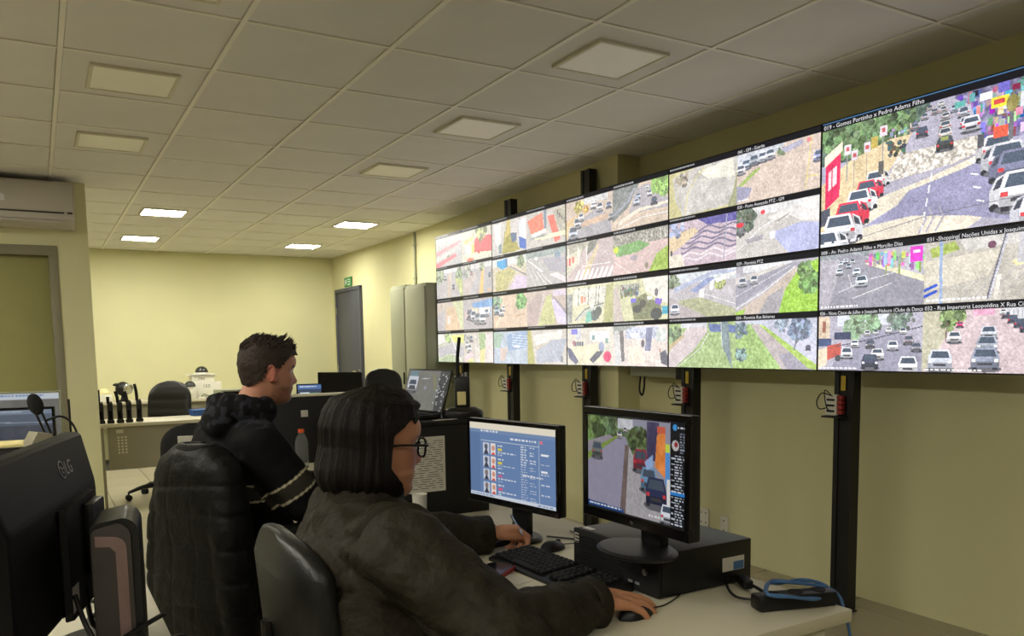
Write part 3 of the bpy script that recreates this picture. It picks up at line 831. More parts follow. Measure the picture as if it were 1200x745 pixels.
def f_office_ctrl(P):
    P.r((206, 206, 164), 0, 0, 1, 1, nz=16); P.p((200, 186, 176), [(0, .2), (.1, .1), (.2, 1), (0, 1)]); P.r((150, 152, 140), .14, .1, .5, .4, nz=90, k=40); P.p((226, 224, 212), [(.56, .0), (1, .0), (1, .66), (.6, .3)], nz=20)
    for i in range(26):
        P.e(tuple(70+60*P.rng.rand(3)), .16+.34*P.rng.rand(), .16+.24*P.rng.rand(), .02, .05)
    P.p((120, 124, 92), [(.34, .5), (.6, .36), (.9, .7), (.8, .98), (.4, .98)], nz=40); P.e((66, 68, 64), .46, .72, .08, .1); P.e((70, 72, 66), .56, .6, .06, .1); P.e((60, 64, 62), .8, .86, .1, .14)
    P.r((110, 104, 200), .34, .46, .44, .56); P.p((120, 90, 200), [(.78, .5), (.9, .52), (.88, .66), (.78, .62)]); P.r((60, 160, 190), .9, .7, 1, .88); P.r((226, 226, 236), .64, .44, .72, .52); P.e((110, 100, 110), .8, .36, .03, .1)
def f_waiting(P):
    P.r((216, 210, 196), 0, 0, 1, 1, nz=14); P.p((226, 222, 190), [(.1, .5), (.7, .42), (.76, .9), (.2, 1)], nz=8); P.r((206, 206, 214), .2, 0, .32, .3); P.r((120, 116, 210), .1, .02, .24, .16)
    for i in range(4):
        P.e((96, 100, 112), .2+.05*i, .42, .025, .07)
    P.p((100, 102, 128), [(.0, .5), (.1, .56), (.26, .9), (.2, .98), (.04, .8)], nz=20); P.p((92, 94, 106), [(.5, .84), (.66, .62), (.8, .6), (.74, .74), (.58, .94)], nz=20); P.e((226, 70, 110), .88, .76, .08, .14, nz=20); P.e((150, 160, 190), .76, .5, .06, .12)
    P.r((232, 232, 232), .52, .1, .92, .36, nz=20); P.r((120, 150, 150), .56, .2, .62, .32); P.r((130, 160, 150), .84, .28, .9, .42); P.e((170, 110, 120), .16, .4, .03, .08)
def f_hall(P):
    P.r((222, 210, 202), 0, 0, 1, 1, nz=16); P.p((106, 104, 106), [(.12, .1), (.2, .06), (.22, .86), (.16, .9)], nz=20); P.r((190, 196, 216), .24, .04, .84, .32, nz=70, k=40); P.p((150, 156, 150), [(0, 0), (.5, 0), (.16, .12), (0, .2)], nz=30)
    P.p((120, 124, 156), [(.62, .06), (.74, .06), (.7, .62), (.6, .62)], nz=26); P.r((236, 236, 240), .34, .18, .5, .28); P.e((90, 90, 100), .56, .44, .03, .1); P.p((206, 206, 206), [(.02, .12), (.1, .1), (.16, .96), (.04, .98)])
    P.p((86, 88, 100), [(.86, .66), (.96, .6), (1, .76), (1, .98), (.88, .9)], nz=30); P.e((180, 90, 80), .86, .6, .015, .05); P.p((236, 226, 206), [(.3, .5), (.5, .5), (.6, .9), (.3, .96)], nz=10); P.r((206, 214, 210), .8, .1, .96, .4, nz=50)
def f_alley(P):
    P.r((196, 192, 186), 0, 0, 1, 1, nz=12); P.p((150, 140, 60), [(.4, .3), (.54, .3), (.84, .96), (.3, .98)], nz=40); P.p((196, 176, 96), [(.46, .0), (.56, .0), (.6, .4), (.4, .5)], nz=20); P.p((226, 222, 218), [(.08, .06), (.28, .04), (.28, .7), (.2, .8), (.1, .6)])
    P.p((74, 92, 120), [(.56, .4), (.74, .42), (.74, .66), (.6, .7)]); P.p((52, 88, 180), [(.8, .56), (1, .68), (1, .98), (.82, .9)]); P.p((104, 124, 128), [(.2, .7), (.3, .66), (.3, .96), (.22, .96)]); P.p((222, 224, 230), [(.8, .1), (1, .06), (1, .7), (.82, .56)], nz=10); P.p((206, 200, 196), [(.56, .1), (.8, .06), (.8, .44), (.58, .4)])
def f_roofs(P):
    P.r((190, 184, 176), 0, 0, 1, 1, nz=14); P.p((232, 116, 90), [(.04, .2), (.34, .08), (.44, .08), (.46, .42), (.5, .56), (.14, .6)], nz=30); P.p((236, 234, 230), [(.14, .6), (.5, .52), (.54, .62), (.2, .7)])
    P.p((112, 124, 142), [(.46, 0), (.54, 0), (.54, .52), (.48, .52)]); P.p((230, 100, 84), [(.56, .2), (.72, .2), (.88, .9), (.74, .96)], nz=20); P.p((176, 170, 150), [(.7, .06), (1, 0), (1, .9), (.88, .8)], nz=40); P.p((238, 232, 190), [(.06, .74), (.5, .68), (1, .7), (1, .8), (.4, .8)]); P.p((150, 152, 150), [(.14, .7), (.5, .66), (.6, .72), (.1, .76)])
    for i in range(4):
        P.r((104, 96, 96), .8+.05*i, .1+.08*i, .83+.05*i, .24+.08*i)
def f_kiosk(P):
    P.r((200, 190, 166), 0, 0, 1, 1, nz=26, k=40); P.r((206, 208, 204), 0, 0, 1, .24, nz=50); P.p((56, 148, 206), [(.14, .06), (.46, .02), (.46, .28), (.3, .34), (.14, .2)], nz=12); P.p((70, 104, 160), [(.4, .04), (.46, .02), (.46, .28), (.4, .3)])
    P.p((180, 172, 110), [(.1, .4), (.5, .3), (.7, .44), (.4, .98), (.1, .98)], nz=44, k=40); P.p((206, 186, 210), [(.5, .96), (.74, .56), (1, .66), (1, 1)], nz=10); P.l((120, 112, 130), .04, [(.54, .28), (1, .62)]); P.tree((120, 140, 100), .84, .2, .1, 14)
def f_barrier(P):
    P.r((176, 172, 170), 0, 0, 1, 1, nz=10); P.r((140, 152, 150), 0, 0, 1, .16, nz=40); P.p((228, 222, 222), [(.02, .2), (.1, .24), (.46, .6), (.4, .62)]); P.p((230, 220, 222), [(.6, .7), (.76, .66), (1, .84), (1, 1)])
    for i in range(4):
        P.l((232, 228, 226), .02, [(.04+.12*i, .42+.08*i), (.24+.14*i, .98)])
    P.e((112, 132, 150), .8, .24, .07, .16, nz=60); P.e((232, 232, 236), .26, .2, .04, .05); P.p((160, 156, 166), [(.4, .2), (1, .3), (1, .7), (.6, .6)], nz=8)
def f_brick(P):
    P.r((212, 186, 160), 0, 0, 1, 1, nz=16, k=50); P.tree((120, 150, 122), .14, .2, .13, 20); P.tree((110, 164, 92), .84, .22, .13, 26); P.p((236, 214, 180), [(.06, .9), (.3, .5), (.36, .5), (.1, 1)])
    P.car(.12, .56, .16, (150, 170, 180)); P.car(.26, .62, .14, WHT); P.car(.32, .48, .1, WHT); P.l((176, 150, 100), .03, [(.66, .6), (.66, .3)]); P.l((190, 150, 110), .04, [(.66, .66), (.92, .62)])
def f_verge(P):
    P.r((190, 172, 160), 0, 0, 1, 1, nz=10); P.p((190, 192, 130), [(.3, .9), (.5, .2), (.62, .1), (.74, .96), (.3, 1)], nz=26); P.l(WHT, .014, [(.3, .96), (.42, .3), (.46, .04)]); P.p((212, 200, 234), [(.64, .3), (.72, .26), (1, .74), (1, 1), (.78, .94)], nz=10)
    P.p((150, 140, 146), [(.66, .2), (.72, .2), (1, .6), (1, .74)], nz=20); P.p((176, 156, 150), [(0, .4), (.3, .06), (.42, .1), (.26, .96), (0, 1)], nz=8); P.r((206, 190, 206), .68, .02, 1, .2, nz=20)
def f_bluish(P):
    P.r((176, 190, 206), 0, 0, 1, 1, nz=26, k=10); P.p((150, 180, 160), [(0, .0), (.3, .06), (.2, .5), (0, .5)], nz=30); P.p((134, 160, 196), [(.4, .1), (1, .0), (1, .5), (.46, .6)], nz=24)
    for i in range(5):
        P.l((206, 216, 228), .02, [(.56, .1+.08*i), (1, .16+.08*i)])
    P.p((206, 184, 176), [(.2, .5), (.44, .5), (.34, .9), (.2, .9)], nz=16); P.e((226, 232, 240), .7, .46, .1, .04); P.e((150, 170, 200), .7, .4, .06, .04)
def f_yard(P):
    P.r((204, 196, 186), 0, 0, 1, 1, nz=12); P.p((172, 170, 96), [(0, 0), (.1, 0), (.2, 1), (0, 1)], nz=14); P.p((232, 230, 222), [(.16, .14), (.9, .04), (.86, .26), (.24, .44)], nz=26); P.p((170, 176, 190), [(.24, .6), (.6, .3), (1, .26), (.86, .9), (.24, .96)], nz=12)
    for i in range(6):
        P.l((170, 166, 150), .014, [(.2+.09*i, .2), (.26+.09*i, .32)])
    P.p((196, 186, 170), [(.2, .46), (.86, .24), (.6, .34), (.24, .6)]); P.e((130, 134, 140), .88, .84, .04, .1)
def f_redpave(P):
    P.r((184, 182, 180), 0, 0, 1, 1, nz=14); P.p((232, 110, 120), [(0, .86), (.76, .62), (.8, .74), (.1, 1), (0, 1)], nz=20); P.p((236, 140, 146), [(.02, .46), (.6, .3), (.96, .2), (.9, .34), (.04, .6)], nz=20); P.p((200, 190, 186), [(.5, .1), (1, .04), (1, .2), (.6, .3)], nz=30)
    P.l((120, 124, 116), .03, [(.42, 0), (.46, .6)]); P.e((120, 134, 100), .48, .66, .06, .06, nz=30); P.p((210, 204, 196), [(0, .66), (.7, .46), (.74, .56), (0, .8)], nz=16); P.l((110, 104, 100), .02, [(.56, .3), (.6, .56)])
def f_redwall(P):
    P.r((204, 200, 180), 0, 0, 1, 1, nz=20); P.p((238, 74, 78), [(.44, .34), (.56, .24), (1, .3), (1, .84), (.42, .8)], nz=16); P.tree((150, 156, 104), .66, .12, .16, 18); P.p((236, 206, 100), [(.34, .5), (.44, .44), (.42, .8), (.34, .8)]); P.p((206, 210, 206), [(.06, .44), (.34, .5), (.34, .8), (.1, .78)], nz=20)
    P.p((240, 236, 190), [(0, .78), (.5, .74), (1, .82), (1, .9), (.3, .88)]); P.r((190, 60, 66), .54, .7, .62, .8); P.p((214, 200, 130), [(.06, .3), (.42, .2), (.4, .34), (.08, .42)], nz=20); P.e((236, 90, 60), .28, .95, .12, .05); P.r((130, 120, 124), .62, .2, .7, .26)
def f_road_trees(P):
    P.r((178, 172, 172), 0, 0, 1, 1, nz=8); P.tree((140, 152, 124), .14, .22, .16, 20); P.p((170, 180, 110), [(.72, .4), (.84, .26), (1, .4), (1, 1), (.92, 1)], nz=36); P.tree((116, 136, 100), .86, .24, .12, 14); P.r((214, 214, 214), .3, 0, .8, .14, nz=20)
    P.p((190, 178, 164), [(.46, .14), (.6, .14), (.6, 1), (.4, 1)], nz=20); P.l((216, 150, 110), .02, [(.48, .3), (.46, .96)]); P.car(.36, .36, .1, WHT); P.car(.66, .72, .1, (96, 96, 110)); P.e((222, 230, 160), .92, .8, .03, .1)
def f_road_yellow(P):
    P.r((172, 168, 170), 0, 0, 1, 1, nz=8); P.tree((150, 150, 140), .2, .2, .14, 16); P.r((206, 206, 206), .3, 0, 1, .16, nz=40); P.p((224, 180, 106), [(.66, .2), (.74, .2), (.7, 1), (.56, 1)], nz=14); P.p((186, 172, 164), [(.0, .6), (.3, .3), (.5, .3), (.2, 1), (0, 1)], nz=14); P.car(.32, .34, .08, (190, 120, 110)); P.car(.92, .5, .09, (112, 116, 128)); P.tree((130, 140, 110), .66, .14, .08, 8); P.e((230, 170, 100), .9, .92, .06, .03)
def f_brown(P):
    P.r((196, 180, 164), 0, 0, 1, 1, nz=20, k=8); P.p((196, 200, 150), [(.6, .04), (1, .0), (1, 1), (.86, .9)], nz=24, k=10); P.p((212, 180, 140), [(.4, .2), (.7, .2), (.9, 1), (.3, 1)], nz=16, k=10); P.p((176, 170, 170), [(0, .4), (.3, .3), (.3, 1), (0, 1)], nz=12, k=8); P.p((230, 206, 190), [(.38, .5), (.5, .46), (.52, .76), (.4, .8)], nz=30)
def f_carpark(P):
    P.r((168, 160, 162), 0, 0, 1, 1, nz=10); P.p((96, 146, 206), [(.3, .14), (1, .04), (1, .3), (.4, .32)], nz=30); P.r((226, 214, 180), .3, .3, .5, .5); P.r((222, 220, 220), .56, .3, .9, .5, nz=20); P.p((196, 166, 166), [(.04, .4), (.24, .3), (.28, .56), (.06, .66)], nz=16)
    for x, y, w, c in ((.22, .66, .2, (130, 120, 130)), (.36, .72, .2, (210, 210, 216)), (.5, .82, .22, (170, 172, 180)), (.66, .84, .22, (222, 224, 230)), (.8, .6, .14, (190, 196, 206))):
        P.car(x, y, w, c)
    P.l((140, 180, 210), .05, [(.9, .06), (.94, .6)])
def f_pole(P):
    P.r((186, 186, 170), 0, 0, 1, 1, nz=14); P.p((216, 222, 110), [(.5, .06), (1, .04), (1, .34), (.62, .3)], nz=40); P.tree((150, 180, 96), .4, .16, .1, 14); P.p((168, 166, 172), [(0, .5), (.6, .34), (1, .5), (1, .8), (.1, .9)], nz=8); P.p((156, 176, 130), [(0, .86), (.5, .7), (.9, .98), (0, 1)], nz=24)
    P.l((240, 240, 230), .04, [(.46, .0), (.9, 1)]); P.l((226, 226, 200), .02, [(.04, .92), (.4, .72), (.7, .74)]); P.p((224, 220, 214), [(0, .04), (.26, .02), (.3, .3), (0, .4)], nz=20); P.l((214, 220, 150), .02, [(0, .5), (.24, .4)])
def f_fence(P):
    P.r((196, 188, 176), 0, 0, 1, 1, nz=18); P.p((150, 176, 120), [(.52, .04), (.74, .02), (.76, .6), (.56, .6)], nz=40); P.p((224, 208, 206), [(.78, .1), (1, .02), (1, .96), (.78, .96)], nz=12); P.p((214, 206, 130), [(.56, .6), (.76, .5), (.7, 1), (.56, 1)], nz=16); P.l(WHT, .03, [(.76, .04), (.72, 1)]); P.l(WHT, .03, [(.4, .1), (.44, 1)]); P.l((236, 232, 216), .02, [(.5, .1), (.54, 1)])
    P.car(.12, .5, .14, WHT); P.car(.2, .66, .16, (226, 226, 232)); P.car(.26, .3, .12, (170, 176, 180)); P.tree((150, 150, 146), .1, .2, .1, 10); P.p((216, 190, 196), [(.02, .8), (.3, .6), (.34, 1), (.02, 1)], nz=14); P.p((206, 212, 130), [(.1, .96), (.3, .84), (.36, 1), (.1, 1)])
    for i in range(12):
        P.l((232, 230, 224), .012, [(.42, .3+.06*i), (.54, .3+.06*i)])

# column 0 is the one nearest the camera; each display shows a 2 x 2 mosaic (the nearest top one a single view)
WALL = {
    (0, 1): [feed_big], (0, 0): [feed_008, feed_031, feed_036, feed_032],
    (1, 1): [f_fisheye, f_court, f_wave, f_posto], (1, 0): [f_overpass, f_highway, f_grass, f_dirt],
    (2, 1): [f_street_cars, f_trees_road, f_crosswalk, f_hedge], (2, 0): [f_office_round, f_office_ctrl, f_waiting, f_hall],
    (3, 1): [f_alley, f_roofs, f_kiosk, f_barrier], (3, 0): [f_brick, f_verge, f_bluish, f_yard],
    (4, 1): [f_redpave, f_redwall, f_road_trees, f_road_yellow], (4, 0): [f_brown, f_carpark, f_pole, f_fence]}
CAPTIONS = {
    (0, 1): ['019 - Gomes Portinho x Pedro Adams Filho'],
    (0, 0): ['008 - Av. Pedro Adams Filho x Marcílio Dias', '031 -Shopping( Nações Unidas x Joaquim Nabuco', '036 - Nova Cinco de Julho x Joaquim Nabuco (Clube da Dança', '032 - Rua Imperatriz Leopoldina X Rua Cinco de Julho'],
    (1, 1): ['', '041 - GM - Guarita', '', '030 - Posto Avançado PTZ - GM'],
    (1, 0): ['', '029 - Panvésia PTZ', '', '034 - Panvésia Rua Bahamas']}
BAR = 0.115

def screen_mesh(name, P, w, h, y=0.0, gain=1.0, gains=(1, 1, 1)):
    """grid of vertices in the XZ plane, centre at origin, carrying the picture as colours"""
    H, W = P.h, P.w
    xs = np.linspace(-w/2, w/2, W); zs = np.linspace(h/2, -h/2, H)
    co = np.zeros((H, W, 3)); co[..., 0] = xs[None, :]; co[..., 1] = y; co[..., 2] = zs[:, None]
    idx = np.arange(H*W).reshape(H, W)
    f = np.stack([idx[:-1, :-1], idx[1:, :-1], idx[1:, 1:], idx[:-1, 1:]], -1).reshape(-1, 4)
    me = bpy.data.meshes.new(name)
    me.vertices.add(H*W); me.vertices.foreach_set('co', co.ravel())
    me.loops.add(f.size); me.loops.foreach_set('vertex_index', f.ravel().astype(np.int32))
    me.polygons.add(len(f)); me.polygons.foreach_set('loop_start', (np.arange(len(f))*4).astype(np.int32))
    me.update(calc_edges=True)
    c = np.clip(P.a, 0, 255)/255.0
    l_ = np.where(c <= 0.04045, c/12.92, ((c+0.055)/1.055)**2.4)*gain*np.array(gains)
    col = np.ones((H*W, 4)); col[:, :3] = l_.reshape(-1, 3)
    at = me.color_attributes.new('Col', 'FLOAT_COLOR', 'POINT')
    at.data.foreach_set('color', col.ravel().astype(np.float32))
    return me

def wall_picture(col, row):
    feeds = WALL[(col, row)]
    W = {0: 330, 1: 250, 2: 200, 3: 168, 4: 144}[col]
    H = int(W*9/16)
    if len(feeds) == 1:
        big = Pic(W, H, (22, 22, 28))
        bar = int(H*0.07)
        Q = Pic(W, H-bar, asp=W/(H-bar)); feeds[0](Q); Q.grain(5, 90); wash(Q, 0.10)
        big.a[bar:] = Q.a
        big.a[0:2] = (70, 110, 150)
    else:
        big = Pic(W, H, (22, 22, 28))
        bar = max(3, int(H/2*BAR))
        for k, fn in enumerate(feeds):
            x0, y0 = (k % 2)*(W//2), (k//2)*(H//2)
            Q = Pic(W//2, H//2-bar, asp=(W//2)/(H//2-bar)); Q.rng = np.random.RandomState(col*100+row*10+k)
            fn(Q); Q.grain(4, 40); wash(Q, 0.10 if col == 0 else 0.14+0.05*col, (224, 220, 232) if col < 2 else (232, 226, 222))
            big.a[y0+bar:y0+H//2, x0:x0+W//2] = Q.a
            if not CAPTIONS.get((col, row), [''] * 4)[k]:
                rr = random.Random(col*40+row*9+k)
                x = x0+2
                while x < x0+W//2*(0.35+0.3*rr.random()):
                    n_ = rr.choice((1, 2, 2, 3))
                    big.a[y0+bar//3:y0+bar//3+max(1, bar//3), x:x+n_] = (170, 170, 172)
                    x += n_+1
    return big

# ------------------------------------------------------------------ the video wall
XV = 3.27
PITCH_W, PITCH_H = 1.0785, 0.582
YTOP_EDGE = 6.97                     # far end of the wall
ZB = 1.167
COLN = ['nearest column', 'second column from the near end', 'middle column', 'second column from the far end', 'farthest column by the grey cabinet']
DESC = {
    (0, 1): 'one street full of parked cars', (0, 0): 'four views of city traffic with white cars',
    (1, 1): 'a fisheye corner and wavy mosaic pavement', (1, 0): 'an overpass, a highway and green verges',
    (2, 1): 'a zebra crossing and parked cars', (2, 0): 'office rooms seen from above',
    (3, 1): 'red roofs and a blue kiosk', (3, 0): 'a brick street and a bluish yard',
    (4, 1): 'a red wall and red paving', (4, 0): 'a car park and a white pole'}
for (c, r_), feeds in sorted(WALL.items()):
    yc = YTOP_EDGE - PITCH_W*(4-c) - PITCH_W/2
    zc = ZB + PITCH_H*(r_+0.5)
    lab = 'video wall display showing %s, %s, %s row' % (DESC[(c, r_)], COLN[c], 'upper' if r_ else 'lower')
    lab = ' '.join(lab.split()[:16])
    t = thing('video_wall_display', lab, 'display', (XV, yc, zc), -PI/2, 'displays of the video wall')
    w, h = PITCH_W-0.001, PITCH_H-0.001
    b = NB()
    box(b, -w/2+0.02, w/2-0.02, 0.012, 0.036, -h/2+0.02, h/2-0.02, bev=0.004)
    obj('housing', b, M['black_matte'], parent=t)
    b = NB()
    e = 0.0045
    for (x0, x1, z0, z1) in ((-w/2, w/2, h/2-e, h/2), (-w/2, w/2, -h/2, -h/2+e), (-w/2, -w/2+e, -h/2+e, h/2-e), (w/2-e, w/2, -h/2+e, h/2-e)):
        box(b, x0, x1, -0.001, 0.014, z0, z1)
    obj('bezel', b, M['bezel'], parent=t)
    P = wall_picture(c, r_)
    sc_ = obj('screen', screen_mesh('screen', P, w-2*e, h-2*e, gain=0.95), M['screen'], parent=t)
    caps = CAPTIONS.get((c, r_), [])
    for k, txt in enumerate(caps):
        if not txt:
            continue
        if len(caps) == 1:
            x, z, sz = -w/2+0.012, h/2-e-0.030, 0.028
        else:
            x, z, sz = -w/2+e+0.006+(k % 2)*(w/2-e), h/2-e-(k//2)*(h/2-e)-0.0245, 0.0235
        me = text_mesh(txt, sz, 'caption')
        wmax = (w/2-0.012) if len(caps) > 1 else w
        xs_ = max(v.co.x for v in me.vertices)
        if xs_ > wmax:
            me.transform(Matrix.Diagonal((wmax/xs_, 1, 1, 1)))
        me.transform(UPRIGHT)
        obj('caption', me, M['caption'], parent=sc_, loc=(x, -0.0008, z))

# posts that carry the wall
def wall_post(y, ztop, label, gear=True, dx=0.0):
    t = thing('mounting_post', label, 'post', (3.312+dx, y, 0), -PI/2, 'black posts of the video wall')
    b = NB()
    # open channel section: web and two flanges, opening to the room
    box(b, -0.05, 0.05, 0.0, 0.056, 0, ztop)
    box(b, -0.05, -0.024, -0.006, -0.0001, 0, ztop)
    box(b, 0.024, 0.05, -0.006, -0.0001, 0, ztop)
    obj('column', b, M['post'], parent=t)
    obj('foot_plate', box(NB(), -0.06, 0.06, -0.02, 0.056, 0, 0.006), M['post'], parent=t)
    if gear:
        obj('sticker', box(NB(), -0.012, 0.014, -0.0085, -0.0065, 1.075, 1.145), M['yellow'], parent=t)
        b = NB()
        for i in range(4):
            box(b, -0.016, 0.012, -0.03, -0.006, 0.962+i*0.023, 0.982+i*0.023, bev=0.002, seg=1)
        obj('breaker', b, M['red'], parent=t)
        b = NB()
        box(b, -0.085, -0.02, -0.028, -0.006, 0.955, 1.055, bev=0.003, seg=1)
        tb = obj('terminal_block', b, M['white'], parent=t)
        b = NB()
        for i in range(3):
            box(b, -0.075, -0.03, -0.0295, -0.0282, 0.97+i*0.027, 0.98+i*0.027)
        obj('terminal_slot', b, M['black'], parent=tb)
        b = NB()
        box(b, -0.09, 0.03, -0.05, -0.004, 0.944, 0.952, bev=0.002, seg=1)
        obj('shelf_bracket', b, M['post'], parent=t)
        b = NB()
        tube(b, [(-0.05, -0.03, 1.05), (-0.09, -0.045, 1.06), (-0.115, -0.05, 1.02), (-0.1, -0.05, 0.985), (-0.07, -0.032, 0.99)], 0.0028, 6)
        tube(b, [(-0.04, -0.03, 1.045), (-0.07, -0.05, 1.075), (-0.06, -0.05, 1.0), (-0.05, -0.03, 0.97)], 0.0025, 6)
        tube(b, [(0.052, 0.0, 1.2), (0.06, -0.012, 1.1), (0.056, -0.016, 1.0), (0.03, -0.02, 0.965)], 0.0035, 6)
        obj('wire', b, M['cable'], parent=t)
    return t
for i, (y, zt, lab) in enumerate((
        (2.533, 2.25, 'black steel post nearest the camera, standing behind the cable-strewn desk corner'),
        (3.61, 2.25, 'black steel wall post rising behind the monitor on the computer case'),
        (4.63, 2.50, 'black steel post under the middle of the video wall, its top showing above'),
        (5.69, 2.47, 'black steel post second from the cabinet, its top showing above the wall'),
        (6.58, 2.25, 'black steel post farthest away, beside the grey cabinet'))):
    wall_post(y, zt, lab)

# grey trunking box under the displays with a dangling cable loop
t = thing('trunking_box', 'grey trunking box with dangling cable loop under the video wall', 'cable box', (3.45, 4.0, 1.1))
obj('housing', box(NB(), -0.05, 0.12, -0.22, 0.26, 0.0, 0.16, bev=0.004), M['metal_grey'], parent=t)
obj('end_cap', box(NB(), -0.056, -0.0505, -0.24, -0.19, -0.01, 0.16, bev=0.003), M['black'], parent=t)
b = NB()
tube(b, [(-0.02, 0.19, 0.0), (-0.02, 0.2, -0.09), (-0.02, 0.175, -0.125), (-0.02, 0.155, -0.08), (-0.02, 0.15, 0.0)], 0.006, 8)
obj('cable_loop', b, M['cable'], parent=t)

# outlets low on the wall, conduit up to the ceiling
for y, z, n, lab in ((3.73, 0.22, 4, 'white double wall outlet plate low behind the computer case'),
                     (3.555, 0.20, 2, 'white single wall outlet plate beside the double one')):
    t = thing('wall_outlet', lab, 'outlet', (XR, y, z), -PI/2, 'outlets under the video wall')
    b = NB()
    w = 0.085 if n == 4 else 0.06
    prism(b, rrect(w, 0.115, 0.014), -0.012, -0.0002, 'y')
    obj('plate', b, M['white'], parent=t)
    b = NB()
    for i in range(n):
        cx, cz = ((-0.02, 0.02)[i % 2] if n == 4 else 0.0), (-0.03, 0.03)[i // 2 if n == 4 else i]
        cyl(b, (cx, -0.0135, cz), (cx, -0.012, cz), 0.005, n=10)
    obj('socket_hole', b, M['ink'], parent=t)
t = thing('conduit_pipe', 'thin grey conduit rising from behind the grey cabinets to the ceiling', 'pipe', (3.598, 8.2, 0))
b = NB(); cyl(b, (0, 0, 0), (0, 0, HC-0.001), 0.014, n=12)
obj('pipe', b, M['metal_grey'], parent=t)
b = NB()
for z in (2.05, 2.4):
    box(b, -0.018, 0.012, -0.022, 0.022, z, z+0.02, bev=0.002, seg=1)
obj('clip', b, M['metal_grey'], parent=t)
# ------------------------------------------------------------------ furniture along the right wall
def cabinet(y0, y1, ztop, label, doors):
    t = thing('steel_cabinet', label, 'cabinet', (3.15, (y0+y1)/2, 0), -PI/2, 'grey steel cabinets')
    w = y1-y0
    d = 0.375
    b = NB(); box(b, -w/2, w/2, 0.018, d, 0.0, ztop, bev=0.004)
    obj('body', b, M['metal_grey'], parent=t)
    dw = (w-0.008)/doors
    for i in range(doors):
        x0 = -w/2+0.004+i*dw
        dr = obj('door', box(NB(), x0+0.002, x0+dw-0.002, 0.0, 0.0175, 0.06, ztop-0.03, bev=0.004), M['metal_grey'], parent=t)
        hx = x0+(dw-0.03 if i == 0 else 0.03)
        b = NB(); box(b, hx-0.008, hx+0.008, -0.012, -0.0002, 0.95, 1.07, bev=0.003)
        obj('handle', b, M['black'], parent=dr)
    return t
cabinet(7.475, 7.84, 1.93, 'grey steel cabinet, the farther and narrower of the two beside the video wall', 1)
cabinet(6.985, 7.465, 1.915, 'grey steel cabinet right at the far end of the video wall', 1)

# ------------------------------------------------------------------ desks
ZD = 0.74
def desk(name, label, x0, x1, y0, y1, z=ZD, panel='x1'):
    t = thing(name, label, 'desk', ((x0+x1)/2, (y0+y1)/2, 0), 0, 'office desks')
    w, d = (x1-x0)/2, (y1-y0)/2
    obj('top', box(NB(), -w, w, -d, d, z-0.028, z, bev=0.003), M['desk'], parent=t)
    for s in (-1, 1):
        obj('side_panel', box(NB(), -w+0.05, w-0.05, s*(d-0.04)-0.0125, s*(d-0.04)+0.0125, 0.03, z-0.0285, bev=0.002), M['desk_edge'], parent=t)
        b = NB()
        box(b, -w+0.04, w-0.04, s*(d-0.04)-0.02, s*(d-0.04)+0.02, 0.0, 0.03, bev=0.004)
        obj('foot', b, M['black'], parent=t)
    if panel:
        obj('modesty_panel', box(NB(), w-0.08, w-0.062, -d+0.06, d-0.06, 0.32, z-0.03), M['desk_grey'], parent=t)
    return t
desk('desk', 'pale laminate desk where the person in the olive jacket works', 0.84, 1.47, 1.09, 2.442)
desk('desk', 'pale laminate desk where the person in the striped black hoodie works', 0.84, 1.47, 2.446, 4.10)
desk('desk', 'pale laminate desk behind the farther black partition, mostly hidden', 1.10, 2.3, 4.55, 5.7, panel=None)

# black partition blocks between the workplaces
t = thing('partition_block', 'deep black partition block carrying the laptop and the radio', 'partition', (1.11, 2.63, ZD))
obj('body', box(NB(), -0.22, 0.225, -0.175, 0.22, 0.0005, 0.31, bev=0.003), M['panel_black'], parent=t)
obj('top_board', box(NB(), -0.225, 0.23, -0.18, 0.225, 0.311, 0.325, bev=0.002), M['panel_black'], parent=t)
t = thing('partition_screen', 'black partition screen with white top edge behind the plastic bottle', 'partition', (1.22, 4.03, ZD))
obj('board', box(NB(), -0.24, 0.26, -0.02, 0.025, 0.0005, 0.335, bev=0.002), M['panel_black'], parent=t)
obj('edge_strip', box(NB(), -0.245, 0.265, -0.024, 0.029, 0.336, 0.348, bev=0.002), M['desk_edge'], parent=t)
obj('end_post', box(NB(), -0.262, -0.246, -0.02, 0.025, 0.0005, 0.348, bev=0.003), M['desk_grey'], parent=t)
obj('white_label', box(NB(), -0.10, -0.065, -0.0215, -0.0203, 0.235, 0.268), M['paper'], parent=t)

# sheet pinned to the near partition
t = thing('printed_sheet', 'printed sheet of paper taped to the black partition beside the monitor', 'paper', (1.075, 2.449, 0.83))
obj('sheet', box(NB(), -0.09, 0.09, 0.0, 0.0015, 0.0, 0.185), M['paper'], parent=t)
b = NB()
for i in range(22):
    z = 0.012+i*0.0075
    x = -0.08
    while x < 0.075:
        w = random.uniform(0.012, 0.05)
        box(b, x, min(x+w, 0.082), -0.0006, -0.0001, z, z+0.0018)
        x += w+random.uniform(0.006, 0.02)
obj('print', b, M['ink'], parent=t)

